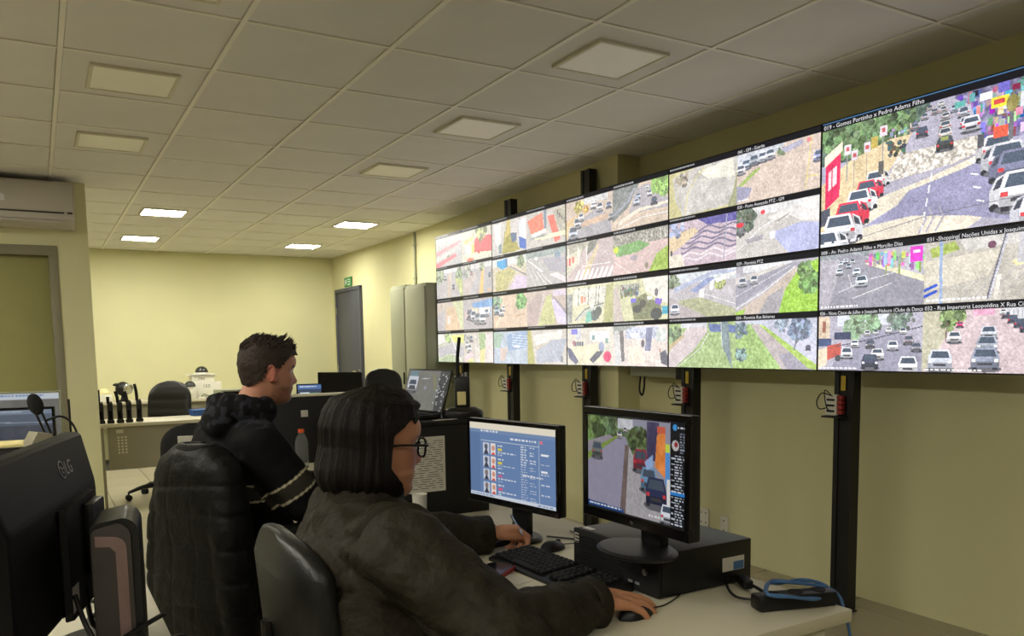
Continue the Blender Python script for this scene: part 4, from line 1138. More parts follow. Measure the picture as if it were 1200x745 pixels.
# ------------------------------------------------------------------ displays
def monitor(label, w, h, loc, rz, zc, pic, stand='disc', foot_r=0.1, tilt=0.0, gain=1.0, name='monitor', neck_y=0.03, bez=0.012, chin=0.02, group='desk monitors', frame=None, brand=None):
    """local: screen faces -Y, origin on the surface it stands on; zc = height of the screen centre"""
    t = thing(name, label, 'monitor', loc, rz, group)
    fm = frame or M['black']
    T = Matrix.Translation((0, 0, zc)) @ Matrix.Rotation(tilt, 4, 'X')
    b = NB()
    box(b, -w/2, w/2, 0.004, 0.028, -h/2, h/2, bev=0.004, M=T)
    box(b, -w*0.36, w*0.36, 0.0275, 0.05, -h*0.36, h*0.36, bev=0.01, M=T)
    obj('housing', b, fm, parent=t)
    b = NB()
    for (x0, x1, z0, z1) in ((-w/2, w/2, h/2-bez, h/2), (-w/2, w/2, -h/2, -h/2+chin), (-w/2, -w/2+bez, -h/2+chin, h/2-bez), (w/2-bez, w/2, -h/2+chin, h/2-bez)):
        box(b, x0, x1, -0.003, 0.006, z0, z1, bev=0.0015, seg=1, M=T)
    bz = obj('bezel', b, fm if frame else M['black_gloss'], parent=t)
    if brand:
        me = text_mesh(brand, chin*0.42, 'logo', align='CENTER'); me.transform(UPRIGHT); me.transform(T @ Matrix.Translation((0, -0.0035, -h/2+chin*0.35)))
        obj('logo', me, M['text_grey'], parent=bz)
    if pic is not None:
        me = screen_mesh('screen', pic, w-2*bez, h-bez-chin, 0.0, gain)
        me.transform(T @ Matrix.Translation((0, 0.0, (chin-bez)/2)))
        obj('screen', me, M['screen_desk'], parent=t)
    else:
        b = NB(); box(b, -w/2+bez, w/2-bez, -0.0005, 0.003, -h/2+chin, h/2-bez, M=T)
        obj('screen', b, M['black_gloss'], parent=t)
    b = NB()
    box(b, -0.035, 0.035, neck_y, neck_y+0.025, 0.012, zc-h*0.15, bev=0.004)
    obj('neck', b, fm, parent=t)
    b = NB()
    lathe(b, [(foot_r*0.96, 0.0005), (foot_r, 0.004), (foot_r, 0.008), (foot_r*0.93, 0.013), (foot_r*0.86, 0.0135)], (0, 0, 0), 40, Matrix.Diagonal((1.15, 0.85, 1, 1)) @ Matrix.Translation((0, 0.012, 0)))
    obj('foot', b, fm, parent=t)
    return t

# near monitor with the records page
P = Pic(220, 124, (104, 132, 176))
P.r((232, 224, 204), 0, 0, 1, .085); P.r((118, 142, 178), 0, .085, 1, .14); P.r((96, 122, 164), 0, .14, .13, 1); P.dash((220, 226, 236), .14, .10, .36, .02); P.dash((228, 232, 240), .5, .17, .8, .022)
P.l((206, 214, 226), .006, [(.14, .235), (.82, .235)]); P.l((200, 208, 222), .004, [(.82, .16), (.82, .97)])
for i in range(4):
    y = .27+.175*i
    P.r((206, 210, 222), .17, y, .245, y+.15); P.e((90, 96, 112) if i < 2 else (130, 120, 120), .207, y+.05, .022); P.p((60, 64, 80), [(.175, y+.15), (.2, y+.085), (.215, y+.085), (.24, y+.15)])
    P.r((238, 226, 220), .265, y, .325, y+.15); P.e((206, 150, 128), .295, y+.06, .02); P.p((220, 80, 70), [(.272, y+.15), (.285, y+.115), (.305, y+.115), (.318, y+.15)])
    P.dash((226, 230, 238), .35, y+.015, .42, .016); P.r((226, 206, 60) if i < 2 else (222, 92, 128), .35, y+.055, .4, y+.085); P.dash((216, 222, 234), .35, y+.10, .56, .014); P.dash((206, 214, 228), .35, y+.135, .4, .014)
for i in range(22):
    y = .26+.032*i
    P.dash((214, 220, 232), .62, y, .62+.05+.03*P.rng.rand(), .012)
    if i % 3 != 1:
        P.dash((206, 214, 228), .72, y, .72+.04+.03*P.rng.rand(), .012)
    if i % 4 == 0:
        P.dash((206, 214, 228), .84, y+.06, .93, .012)
P.r((244, 244, 246), .84, .32, .92, .35); P.r((240, 240, 244), .84, .53, .91, .56); P.dash((236, 236, 240), .64, .62, .86, .016); P.r((226, 120, 130), .83, .16, .86, .2)
P.r((206, 214, 226), 0, .955, 1, 1); P.dash((120, 140, 180), .02, .965, .3, .02); P.dash((120, 140, 180), .8, .965, .98, .02)
monitor('black monitor showing a bluish records page, beside the black partition block', 0.42, 0.258, (1.185, 2.045, ZD), math.radians(-80.8), 0.222, P, foot_r=0.085, gain=0.85)

# computer case with the street-camera monitor on top
pc = thing('computer_case', 'flat black desktop computer lying under the street-camera monitor', 'computer', (1.165, 1.522, ZD), -PI/2)
b = NB(); box(b, -0.165, 0.165, 0.006, 0.285, 0.004, 0.105, bev=0.004)
obj('case', b, M['black'], parent=pc)
fr = obj('front_panel', box(NB(), -0.166, 0.166, -0.004, 0.0055, 0.003, 0.106, bev=0.004), M['black_matte'], parent=pc)
b = NB()
for i in range(9):
    box(b, -0.155, 0.04, -0.0055, -0.0042, 0.022+i*0.0082, 0.0255+i*0.0082)
obj('vent_slat', b, M['black'], parent=fr)
b = NB(); cyl(b, (0.12, -0.004, 0.055), (0.12, -0.007, 0.055), 0.008, n=14); box(b, 0.085, 0.1, -0.0055, -0.0042, 0.02, 0.026); box(b, 0.06, 0.075, -0.0055, -0.0042, 0.02, 0.026)
obj('button', b, M['text_grey'], parent=fr)
obj('sticker', box(NB(), -0.158, -0.14, -0.0052, -0.0043, 0.07, 0.095), M['paper'], parent=fr)
obj('top_label', box(NB(), -0.15, -0.115, 0.012, 0.03, 0.1052, 0.1058), M['text_white'], parent=pc)
sl = obj('side_label', box(NB(), 0.1652, 0.1658, 0.19, 0.26, 0.035, 0.068), M['paper'], parent=pc)
obj('label_print', box(NB(), 0.1659, 0.1662, 0.225, 0.258, 0.036, 0.056), M['blue_cable'], parent=sl)
for sx in (-0.14, 0.14):
    for sy in (0.03, 0.27):
        b = NB(); cyl(b, (sx, sy, 0.0003), (sx, sy, 0.005), 0.01, n=12)
        obj('rubber_foot', b, M['black_matte'], parent=pc)

P = Pic(220, 138, (150, 150, 166))
P.r((104, 122, 84), 0, 0, .5, .3, nz=60, k=50); P.tree((96, 120, 70), .12, .12, .14, 20); P.tree((84, 104, 70), .3, .1, .1, 14); P.r((206, 208, 214), .34, .02, .5, .12, nz=40)
P.p((126, 148, 70), [(0, .42), (.32, .2), (.36, .22), (.0, .52)], nz=30)
P.p((150, 146, 166), [(0, .5), (.34, .22), (.42, .2), (.46, .3), (.4, 1), (0, 1)], nz=8); P.p((150, 142, 152), [(0, .3), (.24, .2), (.3, .22), (0, .4)], nz=8)
P.p((112, 96, 92), [(.42, .28), (.46, .28), (.42, 1), (.36, 1)], nz=20); P.p((170, 166, 170), [(.46, .3), (.55, .26), (.84, 1), (.42, 1)], nz=30, k=90)
P.tree((84, 100, 60), .56, .22, .09, 18); P.r((70, 64, 96), .64, .02, .76, .4, nz=30); P.p((232, 140, 70), [(.74, .14), (.82, .1), (.82, .55), (.72, .45)], nz=30); P.r((206, 96, 70), .74, .06, .82, .12); P.r((80, 150, 220), .82, .3, .86, .6); P.r((200, 220, 80), .82, .22, .86, .3); P.r((226, 226, 226), .83, .55, .87, 1)
for x, y, w, c in ((.11, .46, .12, (110, 116, 110)), (.36, .22, .05, WHT), (.42, .16, .04, WHT), (.58, .52, .15, (150, 44, 66)), (.66, .7, .16, (110, 150, 180)), (.73, .84, .2, (44, 50, 84)), (.84, .98, .13, (226, 232, 240))):
    P.car(x, y, w, c, True)
P.p((150, 176, 220), [(.62, .42), (.7, .34), (.7, .46), (.64, .5)]); P.l((70, 66, 50), .012, [(.53, .42), (.53, .3)]); P.l((70, 66, 50), .012, [(.6, .44), (.6, .3)])
P.r((14, 16, 22), .865, 0, 1, 1); P.e((60, 150, 220), .905, .05, .02, .03); P.dash((220, 226, 236), .93, .04, .99, .02); P.e((196, 190, 190), .91, .22, .032, .05); P.e((150, 40, 50), .915, .21, .016, .026)
for i in range(26):
    P.dash((206, 214, 226), .875+.03*(i % 2 == 0), .31+.026*i, .96+.03*P.rng.rand(), .010)
P.r((40, 130, 210), .865, .66, 1, .685)
for i in range(8):
    P.dash((150, 160, 176), .95, .1+.025*i, .99, .01)
P.p((30, 70, 130), [(0, .93), (.4, .945), (.4, .985), (0, .985)]); P.dash((226, 230, 236), .02, .95, .38, .014); P.dash((226, 226, 226), .66, .93, .8, .016); P.r((12, 13, 16), .0, .985, 1, 1); P.r((12, 13, 16), 0, 0, .86, .012)
monitor('black monitor with live street view standing on the flat computer case', 0.368, 0.260, (1.12, 1.395, ZD+0.1062), -PI/2, 0.189, P, foot_r=0.092, gain=0.72, neck_y=0.05, bez=0.016, chin=0.024, brand='hp')

# monitor of the farther workplace, mostly hidden behind the near head
P = Pic(120, 70, (150, 178, 214))
P.r((226, 232, 240), 0, 0, 1, .16); P.r((120, 150, 196), 0, .16, .1, 1)
for i in range(12):
    P.dash((232, 236, 244), .14, .24+.06*i, .5+.4*P.rng.rand(), .025)
monitor('black monitor with a pale blue page, seen past the dark-haired head', 0.44, 0.27, (1.28, 3.42, ZD), math.radians(-45), 0.215, P, gain=1.0)

# laptop on the partition block
lp = thing('laptop', 'open black laptop showing a grey camera view on the partition block', 'laptop', (1.175, 2.675, 1.0655), math.radians(-85))
b = NB(); box(b, -0.155, 0.155, -0.19, 0.0, 0.001, 0.016, bev=0.004)
ba = obj('base', b, M['black'], parent=lp)
b = NB()
for r_ in range(5):
    for c_ in range(13):
        x = -0.135+c_*0.0208; y = -0.035-r_*0.0165
        box(b, x, x+0.0175, y-0.0135, y, 0.0161, 0.018)
obj('keys', b, M['black_matte'], parent=ba)
obj('touchpad', box(NB(), -0.045, 0.045, -0.18, -0.13, 0.0161, 0.0166), M['black_gloss'], parent=ba)
T = Matrix.Translation((0, 0.002, 0.014)) @ Matrix.Rotation(math.radians(-16), 4, 'X')
b = NB(); box(b, -0.155, 0.155, 0.0, 0.007, 0.0, 0.16, bev=0.003, M=T)
ld = obj('lid', b, M['black'], parent=lp)
P = Pic(120, 76, (112, 112, 118))
P.r((120, 120, 116), 0, 0, 1, 1, nz=12, k=20); P.r((110, 140, 150), .06, .02, .26, .16); P.r((206, 212, 222), .04, .16, .28, .4); P.car(.16, .56, .24, (206, 210, 220)); P.r((70, 74, 84), .08, .4, .24, .5); P.p((130, 130, 90), [(.62, .1), (.68, .1), (.78, .5), (.74, .5)]); P.l((206, 206, 210), .02, [(.36, .22), (.56, .2)]); P.r((60, 62, 66), .8, 0, 1, 1, nz=40)
for i in range(30):
    P.e((196, 200, 206), .76+.22*P.rng.rand(), .08+.9*P.rng.rand(), .012)
P.e((150, 150, 170), .5, .44, .03, .05); P.r((150, 156, 170), .1, .94, .3, .99)
me = screen_mesh('screen', P, 0.292, 0.144, -0.0008, 0.8); me.transform(T @ Matrix.Translation((0, 0, 0.081)))
obj('screen', me, M['screen_desk'], parent=ld)

# two-way radio in its charger beside the laptop
def radio(label, loc, rz, h=0.13, ant=0.10, bend=0.0, s=1.0, group=None, big=False, ar=0.0062):
    t = thing('two_way_radio', label, 'radio', loc, rz, group)
    b = NB()
    if big:
        lathe(b, [(0.066, 0.0005), (0.07, 0.01), (0.066, 0.024), (0.045, 0.036), (0.04, 0.037)], (0, 0, 0), 28, Matrix.Diagonal((1.05, 0.8, 1, 1)))
    else:
        box(b, -0.034*s, 0.034*s, -0.03*s, 0.03*s, 0.0005, 0.035*s, bev=0.006)
    obj('charger', b, M['black'], parent=t)
    b = NB(); box(b, -0.026*s, 0.026*s, -0.017*s, 0.017*s, 0.028*s, 0.028*s+h, bev=0.006)
    bd = obj('body', b, M['black'], parent=t)
    b = NB(); box(b, -0.018*s, 0.012*s, -0.0195*s, -0.0172*s, 0.045*s, 0.028*s+h*0.55, bev=0.001, seg=1)
    obj('battery_label' if big else 'grille', b, M['paper_yellow'] if big else M['black_gloss'], parent=bd)
    zt = 0.028*s+h
    b = NB(); cyl(b, (0.014*s, 0, zt-0.001), (0.014*s, 0, zt+0.014*s), 0.006*s, n=10); cyl(b, (0.002*s, 0, zt-0.001), (0.002*s, 0, zt+0.01*s), 0.005*s, n=10)
    obj('knob', b, M['text_grey'] if big else M['black'], parent=bd)
    b = NB(); tube(b, [(-0.015*s, 0, zt-0.004), (-0.0155*s-bend*0.2, 0, zt+ant*0.5), (-0.016*s-bend, 0, zt+ant)], ar*s, 10)
    obj('antenna', b, M['black_matte'], parent=t)
    return t
radio('black two-way radio with long antenna in a charger beside the laptop', (1.268, 2.515, 1.0655), math.radians(-25), 0.115, 0.135, -0.01, 1.0, big=True)
t = thing('paper_slip', 'small cream paper slip lying on the partition block before the radio', 'paper', (1.18, 2.475, 1.0656), 0.1)
obj('slip', box(NB(), -0.045, 0.045, -0.008, 0.008, 0, 0.0012), M['paper'], parent=t)

# keyboards
def keyboard(label, loc, rz, w=0.44, d=0.135):
    t = thing('keyboard', label, 'keyboard', loc, rz, 'black desktop keyboards')
    b = NB()
    prism(b, [(-d/2, 0.001), (d/2, 0.001), (d/2, 0.02), (d/2-0.01, 0.024), (-d/2+0.01, 0.012), (-d/2, 0.009)], -w/2, w/2, 'x')
    obj('case', b, M['black'], parent=t)
    km = NB(); box(km, -0.0078, 0.0078, -0.0078, 0.0078, 0, 0.008, bev=0.0022, seg=1)
    kme = mesh_of(km, 'key'); kme.materials.append(M['black_matte'])
    n = int((w-0.02)/0.0188)
    for r_ in range(6):
        y = d/2-0.02-r_*0.0188
        for c_ in range(n):
            if c_ in (n-5, n-9 if n > 20 else -1):
                continue
            if r_ == 5 and 3 < c_ < 9:
                if c_ != 6:
                    continue
            x = -w/2+0.019+c_*0.0188
            z = 0.0125+(y+d/2)/d*0.0105
            o = obj('key', kme, None, parent=t, loc=(x, y, z))
            if r_ == 5 and c_ == 6:
                o.scale = (6.0, 1, 1)
    return t
keyboard('black keyboard under the records monitor, behind the raised left hand', (1.075, 2.175, ZD), math.radians(-78), 0.40, 0.13)
keyboard('black keyboard between the two hands, in front of the computer case', (1.085, 1.655, ZD), math.radians(-88), 0.43, 0.135)

# mice
def mouse(label, loc, rz, cable):
    t = thing('computer_mouse', label, 'mouse', loc, rz, 'black computer mice')
    b = NB()
    rings = []
    for i in range(9):
        u = -1+2*i/8
        k = math.sqrt(max(0.02, 1-u*u))
        rings.append([Vector((0.027*k*math.cos(a), u*0.048, max(0.001, 0.001+0.027*k*(1-0.22*u)*max(0, math.sin(a))))) for a in [2*PI*j/16 for j in range(16)]])
    loft(b, rings)
    bd = obj('body', b, M['black'], parent=t)
    b = NB(); cyl(b, (-0.004, 0.026, 0.018), (0.004, 0.026, 0.018), 0.008, n=12)
    obj('wheel', b, M['black_matte'], parent=bd)
    b = NB(); tube(b, cable, 0.0017, 6)
    obj('cord', b, M['cable'], parent=t)
    return t
mouse('black mouse held under the right hand on the near desk corner', (1.055, 1.305, ZD), math.radians(-80), [(0, 0.052, 0.006), (0.0, 0.1, 0.004), (-0.03, 0.19, 0.003), (-0.1, 0.28, 0.004), (-0.16, 0.38, 0.004)])
mouse('black mouse lying free beside the foot of the records monitor', (1.215, 1.87, ZD), math.radians(-70), [(0, 0.052, 0.006), (0.02, 0.1, 0.004), (-0.02, 0.17, 0.003), (-0.09, 0.21, 0.003)])

# red-cased phone on papers, note paper
t = thing('smartphone', 'dark smartphone in a red case lying in front of the keyboard', 'phone', (0.945, 1.735, ZD+0.0025), math.radians(-53))
b = NB(); prism(b, rrect(0.076, 0.155, 0.012), 0.0, 0.010, 'z'); obj('case', b, M['red'], parent=t)
b = NB(); prism(b, rrect(0.069, 0.148, 0.009), 0.0101, 0.0112, 'z'); obj('screen', b, M['black_gloss'], parent=t)
for i, (lab, x, y, rz, w, h) in enumerate((('white paper sheet sticking out from under the red smartphone', 0.935, 1.70, 0.3, 0.11, 0.15),
                                          ('white note paper lying beside the left sleeve on the desk', 0.92, 1.86, 0.8, 0.08, 0.11))):
    t = thing('note_paper', lab, 'paper', (x, y, ZD+0.0003), rz, 'papers on the near desk')
    obj('sheet', box(NB(), -w/2, w/2, -h/2, h/2, 0, 0.0015), M['paper'], parent=t)
t = thing('mouse_mat', 'thin black mat lying in front of the near keyboard', 'mat', (0.925, 1.62, ZD+0.0003), 0.1)
t.location = (0.945, 1.50, ZD+0.0003)
obj('mat', box(NB(), -0.05, 0.045, -0.12, 0.09, 0, 0.002, bev=0.0008, seg=1), M['black_matte'], parent=t)

# cup
t = thing('ribbed_cup', 'small white ribbed cup standing before the black partition', 'cup', (1.04, 2.385, ZD))
b = NB()
n = 40
rings = []
for (r, z) in ((0.018, 0.0005), (0.020, 0.004), (0.024, 0.098), (0.025, 0.1), (0.0235, 0.1), (0.022, 0.09)):
    rings.append([Vector(((r+(0.0008 if i % 2 else 0) if z < 0.098 else r)*math.cos(2*PI*i/n), (r+(0.0008 if i % 2 else 0) if z < 0.098 else r)*math.sin(2*PI*i/n), z)) for i in range(n)])
loft(b, rings)
obj('cup_wall', b, M['white'], parent=t)
b = NB(); cyl(b, (0, 0, 0.0905), (0, 0, 0.092), 0.0218, n=24)
obj('drink', b, M['paper_yellow'], parent=t)

# plastic bottle by the farther partition
M['clear'] = mat('clear_plastic', (235, 240, 240), 0.08, trans=0.92, ior=1.15, spec=0.6)
M['cap_red'] = mat('cap_orange', (206, 84, 44), 0.45)
t = thing('water_bottle', 'clear ribbed plastic bottle with orange cap on the farther desk', 'bottle', (1.075, 3.86, ZD))
b = NB()
pr = [(0.026, 0.0005), (0.031, 0.006), (0.031, 0.05), (0.029, 0.056), (0.031, 0.062), (0.031, 0.078), (0.029, 0.084), (0.031, 0.09), (0.029, 0.1), (0.031, 0.11), (0.03, 0.13), (0.024, 0.15), (0.014, 0.166), (0.012, 0.172)]
lathe(b, pr, (0, 0, 0), 28)
obj('bottle_body', b, M['clear'], parent=t)
b = NB(); cyl(b, (0, 0, 0.1725), (0, 0, 0.19), 0.0145, n=20)
obj('cap', b, M['cap_red'], parent=t)

# power strip tangled with a blue cable on the desk corner
t = thing('power_strip', 'black power strip lying on the right desk corner', 'power strip', (1.385, 1.165, ZD), math.radians(-18))
b = NB(); box(b, -0.10, 0.085, -0.022, 0.022, 0.001, 0.034, bev=0.006)
obj('case', b, M['black'], parent=t)
for i in range(3):
    b = NB(); cyl(b, (-0.06+i*0.055, 0, 0.0341), (-0.06+i*0.055, 0, 0.0352), 0.016, n=18)
    obj('socket', b, M['black_matte'], parent=t)
b = NB()
cs = [(1.02+0.0, 0)]
pts = []
for i in range(30):
    a = i/30*PI*2*2.4
    pts.append((1.385+0.085*math.cos(a)+0.012*math.sin(3.1*a), 1.168+0.042*math.sin(a)+0.006*math.cos(2.3*a), ZD+0.012+0.034*abs(math.sin(a*0.5+0.4))+0.008*(i % 3)/3))
pts += [(1.47, 1.15, ZD+0.03), (1.485, 1.12, ZD-0.02), (1.487, 1.10, ZD-0.15), (1.48, 1.12, 0.3)]
tube(b, pts, 0.0035, 8)
tag(obj('network_cable', b, M['blue_cable']), 'blue network cable coiled around the power strip', 'cable')
b = NB()
tube(b, [(1.32, 1.19, ZD+0.018), (1.30, 1.26, ZD+0.012), (1.37, 1.36, ZD+0.01), (1.43, 1.40, ZD+0.02), (1.465, 1.42, ZD+0.03), (1.475, 1.46, ZD-0.02), (1.48, 1.5, 0.4)], 0.0032, 8)
tag(obj('loose_cable', b, M['cable']), 'black power cord curving from the strip to behind the computer case', 'cable')
b = NB()
tube(b, [(1.34, 1.19, ZD+0.02), (1.37, 1.27, ZD+0.02), (1.40, 1.33, ZD+0.012), (1.44, 1.385, ZD+0.012), (1.452, 1.41, ZD+0.03), (1.466, 1.43, ZD+0.06)], 0.004, 8)
box(b, -0.012, 0.012, -0.028, 0.028, 0, 0.02, bev=0.004, M=Matrix.Translation((1.395, 1.325, ZD+0.004)) @ Matrix.Rotation(-0.5, 4, 'Z'))
tag(obj('loose_cable', b, M['cable']), 'thick black cord with inline plug between strip and computer case', 'cable')
b = NB()
tube(b, [(1.28, 2.0, ZD+0.004), (1.33, 1.93, ZD+0.003), (1.36, 1.85, ZD+0.003), (1.38, 1.76, ZD+0.003), (1.44, 1.7, ZD+0.003), (1.478, 1.68, ZD-0.03), (1.48, 1.68, 0.4)], 0.0028, 8)
tag(obj('loose_cable', b, M['cable']), 'thin black cord running over the desk from the records monitor', 'cable')
# ------------------------------------------------------------------ left foreground: desk with the monitor seen from behind
desk('desk', 'pale desk at the lower left, covered with black cables', -0.80, 0.20, 0.75, 2.45, panel=None)
LGc = (0.0195, 1.583)
lg = thing('monitor', 'large black monitor seen from behind at the lower left', 'monitor', (LGc[0], LGc[1], ZD), math.radians(-105.2), 'desk monitors')
w, z0, z1 = 0.562, 0.105, 0.412
def rz_rect(x0, x1, za, zb, y, r=0.012, n=4):
    return [Vector((px, y, pz)) for px, pz in rrect(x1-x0, zb-za, r, n, (x0+x1)/2, (za+zb)/2)]
b = NB()
loft(b, [rz_rect(-w/2, w/2, z0, z1, -0.052), rz_rect(-w/2, w/2, z0, z1, -0.030), rz_rect(-w/2+0.004, w/2-0.004, z0+0.004, z1-0.006, -0.024),
         rz_rect(-w/2+0.015, w/2-0.015, z0+0.012, z1-0.09, -0.003, 0.014), rz_rect(-w/2+0.025, w/2-0.025, z0+0.02, z1-0.10, 0.0, 0.014)])
obj('back_shell', b, M['black_dim'], parent=lg, smooth=25)
b = NB()
loft(b, [rz_rect(-0.20, 0.02, z0+0.0, z1-0.105, 0.0002, 0.01), rz_rect(-0.198, 0.018, z0+0.002, z1-0.107, 0.012, 0.01)])
rc = obj('recess_cover', b, M['black_matte'], parent=lg)
b = NB()
for i in range(44):
    z = z0+0.015+i*0.0042
    box(b, 0.022, 0.028, 0.0003, 0.0022, z, z+0.0024)
for i in range(44):
    z = z0+0.015+i*0.0042
    box(b, 0.030, 0.035, 0.0003, 0.0022, z, z+0.0024)
obj('vent_row', b, M['black_gloss'], parent=lg)
b = NB()
box(b, -0.175, -0.085, 0.0125, 0.032, 0.165, 0.295, bev=0.004)
obj('mount_plate', b, M['black'], parent=lg)
b = NB()
box(b, -0.155, -0.105, 0.0325, 0.058, 0.012, 0.265, bev=0.006)
obj('stand_arm', b, M['black'], parent=lg)
b = NB()
lathe(b, [(0.12, 0.0005), (0.125, 0.005), (0.12, 0.013), (0.1, 0.017)], (-0.12, 0.0, 0), 36, Matrix.Diagonal((1.1, 0.7, 1, 1)))
obj('foot', b, M['black'], parent=lg)
b = NB(); box(b, -w/2+0.012, w/2-0.012, -0.0535, -0.0521, z0+0.012, z1-0.012)
obj('screen', b, M['black_gloss'], parent=lg)
b = NB(); box(b, -0.03, 0.012, 0.0122, 0.0128, 0.12, 0.165)
obj('rating_label', b, M['paper'], parent=lg)
# logo: ring with letter face, then the two letters, on the sloping upper band
TB = Matrix.Translation((0.0, -0.0128, 0.362)) @ Matrix.Rotation(math.radians(14), 4, 'X') @ Matrix.Rotation(PI, 4, 'Z')
lo = NB()
n = 28
for r0, r1 in ((0.0145, 0.0165),):
    t_ = bmesh.new()
    rings = [[Vector((r*math.cos(2*PI*i/n), y, r*math.sin(2*PI*i/n))) for i in range(n)] for r, y in ((r1, 0.0), (r1, -0.0012), (r0, -0.0012), (r0, 0.0))]
    loft(t_, rings, cap=False)
    merge(lo, t_)
box(lo, -0.0012, 0.0012, -0.0012, 0, -0.007, 0.006); box(lo, 0, 0.007, -0.0012, 0, -0.0075, -0.0052); box(lo, 0.004, 0.0125, -0.0012, 0, 0.0, 0.002)
cyl(lo, (-0.006, 0, 0.004), (-0.006, -0.0012, 0.004), 0.0022, n=10)
bmesh.ops.transform(lo, matrix=TB @ Matrix.Translation((0.071, 0, 0)), verts=lo.verts)
obj('logo_emblem', lo, M['text_grey'], parent=lg)
me = text_mesh('LG', 0.036, 'logo_letters', extrude=0.0006); me.transform(UPRIGHT); me.transform(TB @ Matrix.Translation((0.092, -0.0005, -0.0125)))
obj('logo_letters', me, M['text_grey'], parent=lg)

# slim upright device standing in front of it
t = thing('slim_tower', 'slim upright dark device with dusty pink stripe before the left monitor', 'device', (0.092, 1.49, ZD), math.radians(-8))
def tower_outline(x0, x1, h, r):
    o = [(x0, 0.001), (x1, 0.001)]
    for i in range(7):
        a = i/6*PI/2
        o.append((x1-r+r*math.cos(a), h-r+r*math.sin(a)))
    for i in range(5):
        a = PI/2+i/4*PI/2
        o.append((x0+0.012+0.012*math.cos(a), h-0.006-0.012+0.012*math.sin(a)))
    return o
M['pink'] = mat('dusty_pink_plastic', (128, 104, 100), 0.45, var=0.12, vscale=30)
M['brown_grey'] = mat('brown_grey_plastic', (62, 56, 54), 0.5, var=0.1, vscale=20)
b = NB(); prism(b, tower_outline(-0.036, 0.038, 0.292, 0.026), 0.006, 0.14, 'y')
obj('shell', b, M['black'], parent=t)
b = NB(); prism(b, tower_outline(-0.034, 0.026, 0.284, 0.022), 0.0, 0.0058, 'y')
obj('front_face', b, M['brown_grey'], parent=t)
b = NB()
sp_ = [(0.002, 0.02), (0.019, 0.02), (0.019, 0.243)] + [(0.019-0.02+0.02*math.cos(a), 0.243+0.02*math.sin(a)) for a in (0.4, 0.8, 1.2, 1.57)] + [(-0.028, 0.266), (-0.028, 0.248), (-0.006, 0.246), (0.002, 0.236)]
prism(b, sp_, -0.0015, -0.0001, 'y')
obj('stripe', b, M['pink'], parent=t)
obj('foot', box(NB(), -0.042, 0.044, 0.02, 0.13, 0.0002, 0.0009), M['black_matte'], parent=t)

# tangle of cables on that desk
def cable(lab, pts, r=0.0045, m='cable'):
    b = NB(); tube(b, pts, r, 8)
    return tag(obj('desk_cable', b, M[m]), lab, 'cable', 'cables on the lower left desk')
z = ZD
cable('black cable looping from the back of the large monitor down across the desk', [(0.03, 1.50, z+0.17), (0.045, 1.46, z+0.12), (0.07, 1.44, z+0.085), (0.12, 1.46, z+0.07), (0.165, 1.50, z+0.06), (0.205, 1.52, z+0.01), (0.215, 1.53, z-0.1), (0.215, 1.54, 0.3)])
cable('black cable lying straight across in front of the slim device', [(-0.10, 1.35, z+0.055), (-0.03, 1.38, z+0.075), (0.04, 1.42, z+0.08), (0.10, 1.47, z+0.095), (0.155, 1.5, z+0.11), (0.168, 1.54, z+0.10)])
cable('black cable hanging over the right edge of the lower left desk', [(0.02, 1.62, z+0.02), (0.07, 1.50, z+0.05), (0.14, 1.50, z+0.055), (0.2, 1.55, z+0.05), (0.222, 1.58, z-0.02), (0.225, 1.59, z-0.2), (0.225, 1.6, 0.25)], 0.005)
cable('black cable winding behind the slim device', [(0.05, 1.66, z+0.14), (0.06, 1.70, z+0.06), (0.08, 1.78, z+0.02), (0.06, 1.9, z+0.006), (0.1, 2.0, z+0.006), (0.03, 2.1, z+0.006)], 0.005)
cable('thick black cable coiled under the large monitor', [(-0.05, 1.42, z+0.01), (0.0, 1.36, z+0.03), (0.06, 1.40, z+0.035), (0.05, 1.50, z+0.012), (-0.02, 1.52, z+0.01), (-0.06, 1.44, z+0.02), (0.0, 1.38, z+0.045), (0.05, 1.42, z+0.05)], 0.006)
b = NB(); box(b, -0.006, 0.006, -0.012, 0.012, 0, 0.008, bev=0.002, M=Matrix.Translation((0.035, 1.345, z+0.042)) @ Matrix.Rotation(-0.7, 4, 'Z'))
tag(obj('cable_connector', b, M['yellow']), 'small yellow connector lying among the black cables', 'connector')

# ------------------------------------------------------------------ left middle: second desk with screens
desk('desk', 'pale desk in the left middle carrying screens and a headset', -1.0, 0.16, 3.95, 5.0, panel=None)
t = thing('black_box', 'low black box under cream papers on the left middle desk', 'box', (-0.22, 4.28, ZD))
obj('body', box(NB(), -0.2, 0.21, -0.15, 0.15, 0.0005, 0.155, bev=0.004), M['black'], parent=t)
obj('lid', box(NB(), -0.203, 0.213, -0.153, 0.153, 0.1555, 0.162, bev=0.002), M['black_matte'], parent=t)
for i, (dx, dy, a) in enumerate(((0, 0, 0.05), (0.02, 0.015, -0.08))):
    t = thing('paper_stack', ('cream paper pile lying on the low black box', 'pale loose sheet on top of the cream papers')[i], 'paper', (-0.14+dx, 4.25+dy, ZD+0.163+i*0.0105), a)
    obj('sheets', box(NB(), -0.13, 0.15, -0.1, 0.1, 0, 0.0095 if i == 0 else 0.0015), M['paper_yellow'], parent=t)
P = Pic(90, 54, (126, 134, 136)); P.r((206, 214, 222), 0, 0, 1, .14); P.dash((110, 140, 190), .04, .03, .8, .05); P.r((118, 116, 110), 0, .14, 1, 1, nz=16, k=8)
monitor('silver-framed monitor standing at the back of the left middle desk', 0.36, 0.235, (-0.085, 4.72, ZD), math.radians(-8), 0.265, P, gain=0.7, frame=M['metal_grey'], bez=0.01)
